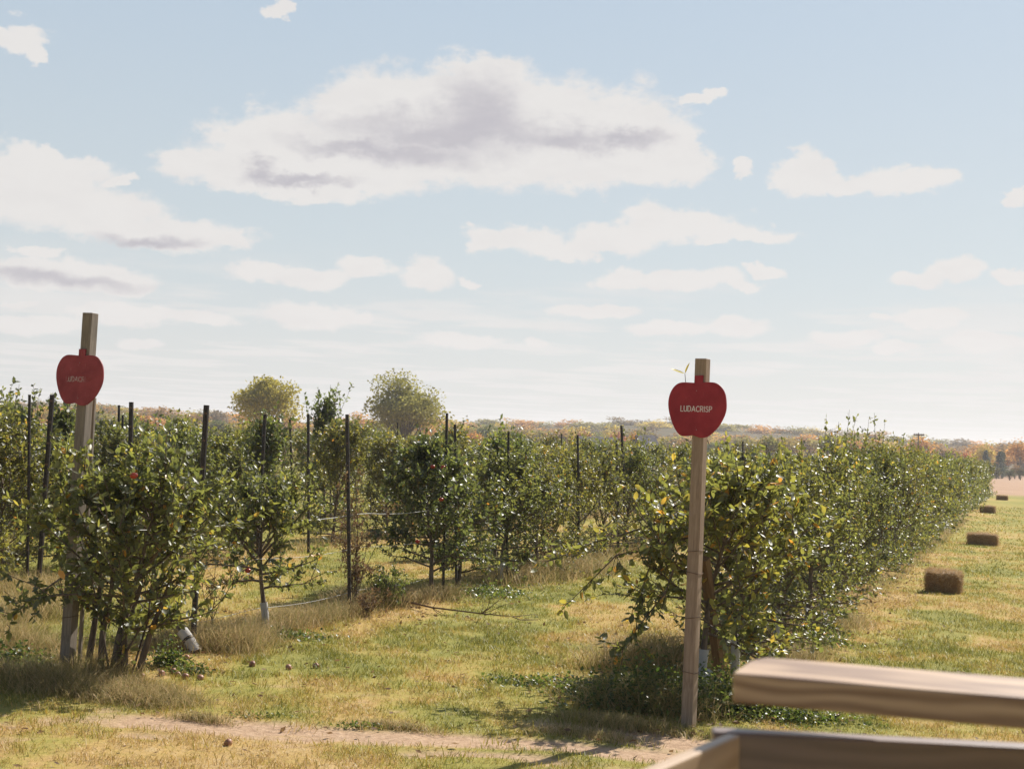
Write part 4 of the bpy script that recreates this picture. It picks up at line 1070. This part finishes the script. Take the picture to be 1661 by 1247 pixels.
def put_far(ms, loc, rz, sc, color, label, group=None, name='broadleaf_tree', cat='tree'):
    t = empty(name, tuple(loc), rz); t.scale = sc; link('trunk', ms[0], t); c = link('crown', ms[1], t); c.color = (*color, 1)
    return tag(t, label, cat, group)
def at_dist(px, Y, z=0.): w = atY(px, 700, Y); return np.array([w[0], w[1], z])
YEL, ORG, RUS, OLI, GRN, DGR, PUR, RED, BLU = (.50, .40, .09), (.58, .33, .10), (.42, .26, .10), (.30, .27, .085), (.17, .20, .065), (.05, .07, .035), (.27, .21, .14), (.36, .05, .05), (.06, .10, .09)
big1 = far_tree(1, 12.0, 10.5, 1.5, 46, 230, .34); big2 = far_tree(2, 13.4, 12, 1.2, 60, 230, .34, .0)
put_far(big1, at_dist(432, 205), 0.5, (1.05, 1.1, 1.2), (.42, .38, .08), 'big yellow-green tree standing above the left rows, left of the tall narrow tree')
put_far(big2, at_dist(660, 210), 1.2, (1.12, 1.12, 1.07), (.32, .31, .085), 'big rounded willow-like tree, golden on top, right of the tall narrow tree', name='willow_tree')
ft = [far_tree(10 + i, 12, 10, 2, 30, 55, .62) for i in range(5)]
bare = [far_tree(20 + i, 12, 9, 2, 26, 26, .5) for i in range(2)]
con = far_tree(30, 9, 5, 0, 40, 45, .4, conifer=True)
# gently rising wooded ridge behind
def ridge_z(x, y):
    r = np.hypot(x, y); az = np.arctan2(x, y)
    return (15.0 + 2.0 * np.sin(az * 5 + .6) + 2.5 * np.sin(az * 13)) * sstep(r, 560, 800) - .3
def make_hill():
    az = np.linspace(-1.2, 1.2, 120); rr = np.linspace(540, 1500, 22); A_, R_ = np.meshgrid(az, rr); x = (R_ * np.sin(A_)).ravel(); y = (R_ * np.cos(A_)).ravel()
    z = ridge_z(x, y); nx = 120; i = (np.arange(21)[:, None] * nx + np.arange(nx - 1)[None, :]).ravel()
    m = simple('wooded_hill_ground', (.07, .06, .025), (.13, .095, .045), .03, .95, .1, 0)
    tag(link('hill', mesh_np('hill', np.stack([x, y, z], -1), np.stack([i, i + 1, i + nx + 1, i + nx], -1), m)), kind='structure')
make_hill()
pr = random.Random(11)
NAMES = {'y': (YEL, 'yellow'), 'o': (ORG, 'orange'), 'r': (RUS, 'russet brown'), 'l': (OLI, 'olive green'), 'g': (GRN, 'green'), 'p': (PUR, 'greyish brown')}
cnt = 0
# front edge of the wood
px = -60
while px < 1740:
    Y = pr.uniform(385, 440); frac = px / 1661
    ch = pr.choice('yolrllgyrp' if px > 700 else 'olgyrplll')
    if px > 1440: ch = pr.choice('ooryop')
    hh = pr.uniform(.72, 1.0) * (1.02 if px > 1200 else .92)
    if 1560 < px < 1645: hh *= .85
    c, nm = NAMES[ch]; k = pr.uniform(.8, 1.2); c = tuple(v * k for v in c)
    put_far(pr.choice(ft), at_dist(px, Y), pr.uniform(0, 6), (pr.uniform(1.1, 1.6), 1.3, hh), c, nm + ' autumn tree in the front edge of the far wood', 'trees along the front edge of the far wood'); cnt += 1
    px += pr.uniform(26, 40)
px = -60
while px < 1740:
    Y = pr.uniform(470, 540); ch = pr.choice('orlypyoop'); c, nm = NAMES[ch]; k = pr.uniform(.8, 1.15); c = tuple(v * k for v in c)
    put_far(pr.choice(ft + bare), at_dist(px, Y), pr.uniform(0, 6), (1.8, 1.6, pr.uniform(.95, 1.2)), c, nm + ' tree in the second rank of the far wood', 'trees in the second rank of the far wood'); cnt += 1
    px += pr.uniform(20, 30)
for yy in (640, 760):
    px = -60
    while px < 1740:
        Y = yy + pr.uniform(-40, 40); ch = pr.choice('rpllyo'); c, nm = NAMES[ch]; k = pr.uniform(.9, 1.35); c = tuple(v * k for v in c)
        p = at_dist(px, Y); p[2] = float(ridge_z(p[0], p[1])) - 6.5
        put_far(pr.choice(ft + bare), p, pr.uniform(0, 6), (2.8, 2.4, pr.uniform(.85, 1.0)), c, nm + ' tree on the hazy wooded ridge', 'trees on the hazy ridge'); cnt += 1
        px += pr.uniform(24, 38)
# singled-out trees and shrubs in front of the wood
def one(kind, px, ytop, Y, w, color, label, name='broadleaf_tree', cat='tree', rz=.5):
    H_ = atY(px, ytop, Y)[2]; src = {'t': (ft[0], 12, 10), 'c': (con, 9, 5), 's': (ft[2], 12, 10)}[kind]
    W_ = w / F * Y
    return put_far(src[0], at_dist(px, Y, 0 if kind != 's' else -.12 * H_), rz, (W_ / src[2], W_ / src[2], H_ / src[1] * (1.12 if kind == 's' else 1)), color, label, None, name, cat)
one('t', 1568, 727, 330, 20, RED, 'small crimson maple in front of the far wood at the right', 'maple_tree')
one('c', 1600, 730, 345, 30, BLU, 'bluish conifer right of the crimson maple', 'conifer_tree')
one('c', 1622, 733, 340, 30, (.05, .085, .07), 'darker bluish conifer at the far right beside the first', 'conifer_tree', rz=2)
one('t', 1627, 718, 360, 16, DGR, 'slim dark green tree above the bluish conifers', 'conifer_tree')
one('s', 1640, 759, 300, 26, (.11, .12, .06), 'grey-green round shrub at the edge of the far field', 'shrub', 'shrub')
one('s', 1618, 757, 320, 22, (.12, .12, .05), 'olive shrub left of the grey-green round one at the far field', 'shrub', 'shrub')
one('s', 1657, 756, 320, 24, (.10, .09, .05), 'dark shrub at the right edge of the far field', 'shrub', 'shrub')
one('s', 1590, 747, 335, 26, (.20, .12, .06), 'brownish shrub below the crimson maple', 'shrub', 'shrub')
for k, (px_, yt_) in enumerate(((1548, 748), (1560, 752), (1572, 750), (1586, 756), (1600, 752), (1612, 758), (1628, 754), (1648, 752))):
    o_ = one('s', px_, yt_, 348, 27, ((.11, .14, .05), (.20, .17, .06), (.09, .11, .05), (.26, .16, .07))[k % 4], 'low shrub in the hedge belt along the far edge of the stubble field', 'shrub', 'shrub', rz=k)
    o_['group'] = 'shrubs along the far edge of the stubble field'
one('t', 1655, 702, 372, 55, ORG, 'tall orange tree at the far right edge', 'broadleaf_tree')
one('t', 1600, 712, 380, 45, YEL, 'yellow tree behind the bluish conifers', 'broadleaf_tree')
one('t', 600, 688, 230, 30, (.40, .12, .10), 'small pinkish red tree left of the big willow', 'maple_tree')
one('t', 622, 690, 250, 26, (.36, .16, .10), 'pinkish orange tree touching the left side of the big willow', 'maple_tree')
one('t', 1003, 690, 330, 50, (.42, .17, .11), 'wide pinkish orange tree behind the stakes, left of the small house', 'maple_tree')
one('t', 1030, 690, 345, 36, ORG, 'orange tree just left of the small house roof', 'broadleaf_tree')
one('t', 948, 688, 350, 44, (.42, .2, .1), 'orange tree above the long low roof', 'broadleaf_tree')
one('t', 1040, 682, 380, 34, OLI, 'taller olive tree behind the small house', 'broadleaf_tree')
one('t', 1250, 694, 260, 60, (.24, .24, .06), 'broad yellow-green tree behind the right row, right of the sign', 'broadleaf_tree')
one('t', 1210, 700, 270, 50, (.30, .27, .07), 'pale yellow tree close right of the red apple sign', 'broadleaf_tree')
one('t', 1345, 690, 300, 34, (.14, .15, .06), 'green tree behind the taller middle of the right row', 'broadleaf_tree')
one('t', 175, 672, 240, 50, (.28, .22, .05), 'golden tree behind the row just right of the left sign', 'broadleaf_tree')
one('t', 312, 672, 240, 60, (.32, .27, .08), 'yellow tree right behind the thick leaning stake', 'broadleaf_tree')
one('t', 770, 690, 300, 50, ORG, 'orange tree right of the big willow', 'broadleaf_tree')
one('s', 775, 712, 150, 60, (.08, .12, .045), 'green thicket right below the big willow', 'shrub', 'shrub')
# farm buildings
def house(px, Y, W, D_, Hw, Hr, rz, wallm, roofm, label, name='barn', windows=0, ytop=None):
    rt = empty(name, tuple(at_dist(px, Y)), rz)
    V = [(-W / 2, -D_ / 2, 0), (W / 2, -D_ / 2, 0), (W / 2, D_ / 2, 0), (-W / 2, D_ / 2, 0), (-W / 2, -D_ / 2, Hw), (W / 2, -D_ / 2, Hw), (W / 2, D_ / 2, Hw), (-W / 2, D_ / 2, Hw), (-W / 2, 0, Hw + Hr - .12), (W / 2, 0, Hw + Hr - .12)]
    link('wall', mesh_py('wall', V, [(0, 1, 5, 4), (2, 3, 7, 6), (1, 2, 6, 9, 5), (3, 0, 4, 8, 7)], wallm), rt)
    o_ = .35; V = []
    for zt in (0, .12):
        V += [(-W / 2 - o_, -D_ / 2 - o_, Hw - o_ * Hr / D_ * 2 + zt), (W / 2 + o_, -D_ / 2 - o_, Hw - o_ * Hr / D_ * 2 + zt), (W / 2 + o_, 0, Hw + Hr + zt), (-W / 2 - o_, 0, Hw + Hr + zt), (W / 2 + o_, D_ / 2 + o_, Hw - o_ * Hr / D_ * 2 + zt), (-W / 2 - o_, D_ / 2 + o_, Hw - o_ * Hr / D_ * 2 + zt)]
    Fc = [(6, 7, 8, 9), (9, 8, 10, 11), (3, 2, 1, 0), (5, 4, 2, 3), (0, 1, 7, 6), (4, 5, 11, 10), (1, 2, 8, 7), (2, 4, 10, 8), (3, 0, 6, 9), (5, 3, 9, 11)]
    link('roof', mesh_py('roof', V, Fc, roofm), rt)
    for k in range(windows):
        x = (k + .5) / windows * W - W / 2; V = [(x + a, -D_ / 2 - b, c) for a in (-.5, .5) for b in (.02, .08) for c in (1, 2.1)]
        link('window', mesh_py('window', V, [(0, 1, 3, 2), (4, 6, 7, 5), (0, 4, 5, 1), (2, 3, 7, 6), (0, 2, 6, 4), (1, 5, 7, 3)], M_dark), rt)
    return tag(rt, label, name.replace('_', ' '))
house(1047, 300, 4.0, 5, 3.8, 2.6, .5, M_wall, M_roof, 'small dark house with a grey gable roof left of the red apple sign', 'house', 2)
house(968, 290, 8, 7, 3.6, 1.9, .1, M_wallr, M_roof, 'long low brown farm building behind the taller thicket tree', 'barn', 4)
house(1262, 320, 8, 8, 2.0, 1.8, -.1, M_wall, M_roof, 'grey farm building glimpsed above the right row beyond the sign', 'barn', 3)
# hoop barn and silo
rt = empty('hoop_barn', tuple(at_dist(853, 280)), .2); R_ = 2.6; n = 20; V = []
for y in (-4, 4):
    for i in range(n + 1): a = math.pi * i / n; V.append((R_ * math.cos(a) * 1.05, y, .6 + 3.2 * math.sin(a)))
    V += [(-R_ * 1.05, y, 0), (R_ * 1.05, y, 0)]
k = n + 3; Fc = [(i, i + 1, k + i + 1, k + i) for i in range(n)] + [(n, n + 1, k + n + 1, k + n), (n + 2, 0, k, k + n + 2)]
link('shell', mesh_py('shell', V, Fc, M_roof, False), rt)
V2 = [(x * .99, y * .995, z * .995) for x, y, z in V]
link('end_wall', mesh_py('end_wall', V2, [tuple(range(k))[::-1], tuple(range(k, 2 * k))], M_wall), rt)
V = [(a, -4.05 - b, c) for a in (-1.2, 1.2) for b in (0, .08) for c in (0, 2.4)]
link('door', mesh_py('door', V, [(0, 1, 3, 2), (4, 6, 7, 5), (0, 4, 5, 1), (2, 3, 7, 6), (0, 2, 6, 4), (1, 5, 7, 3)], M_dark), rt)
tag(rt, 'dark arched hoop barn behind the thicket, beside the pale silo', 'barn')
V, Q = tubes([(np.array([[0, 0, 0], [0, 0, 4.2], [0, 0, 4.2], [0, 0, 4.6]]), np.array([.75, .75, .78, .3]))], 20)
rt = empty('silo', tuple(at_dist(857, 272))); link('tower', mesh_np('tower', V[:40], Q[:20], M_silo), rt)
V, Q = tubes([(np.array([[0, 0, 4.19], [0, 0, 4.4], [0, 0, 4.62]]), np.array([.8, .55, .05]))], 20); link('roof', mesh_np('roof', V, Q, M_silo), rt)
tag(rt, 'narrow pale silo standing in front of the dark hoop barn', 'silo')
# utility pole
p = at_dist(1490, 300); hp = atY(1490, 702, 300)[2]
rt = empty('utility_pole', tuple(p)); V, Q = tubes([(np.array([[0, 0, -.3], [0, 0, hp]]), np.array([.2, .13]))], 8); link('pole', mesh_np('pole', V, Q, M_brownw), rt)
V = [(a, b, hp - .55 + c) for a in (-1.1, 1.1) for b in (-.35, -.14) for c in (0, .3)]
link('crossarm', mesh_py('crossarm', V, [(0, 1, 3, 2), (4, 6, 7, 5), (0, 4, 5, 1), (2, 3, 7, 6), (0, 2, 6, 4), (1, 5, 7, 3)], M_brownw), rt)
for x in (-.9, -.45, .45, .9):
    V, Q = tubes([(np.array([[x, -.24, hp - .25], [x, -.24, hp - .05]]), np.array([.07, .05]))], 6); link('insulator', mesh_np('insulator', V, Q, M_silo), rt)
tag(rt, 'distant dark utility pole with a crossarm above the end of the right row', 'utility pole')

# ------------------------------------------------------------------ haze
def haze():
    x0, x1, y0, y1, za, zb = -3100, 3100, -600, 4100, -2.5, 45
    V = [(x, y, z) for x in (x0, x1) for y in (y0, y1) for z in (za, zb)]
    m = bpy.data.materials.new('haze'); m.use_nodes = True; nt = NT(m.node_tree); nt.n.clear()
    v = nt.n.new('ShaderNodeVolumePrincipled'); v.inputs['Density'].default_value = .00028; v.inputs['Color'].default_value = (.93, .95, 1, 1); v.inputs['Anisotropy'].default_value = .3
    o = nt.n.new('ShaderNodeOutputMaterial'); nt.l.new(v.outputs[0], o.inputs[1])
    ob = link('haze', mesh_py('haze', V, [(0, 1, 3, 2), (4, 6, 7, 5), (0, 4, 5, 1), (2, 3, 7, 6), (0, 2, 6, 4), (1, 5, 7, 3)], m))
    tag(ob, 'thin autumn haze over the fields', 'haze', kind='stuff')
haze()
print('objects', len(bpy.data.objects), 'faces', sum(len(m.polygons) for m in bpy.data.meshes), 'far', cnt)
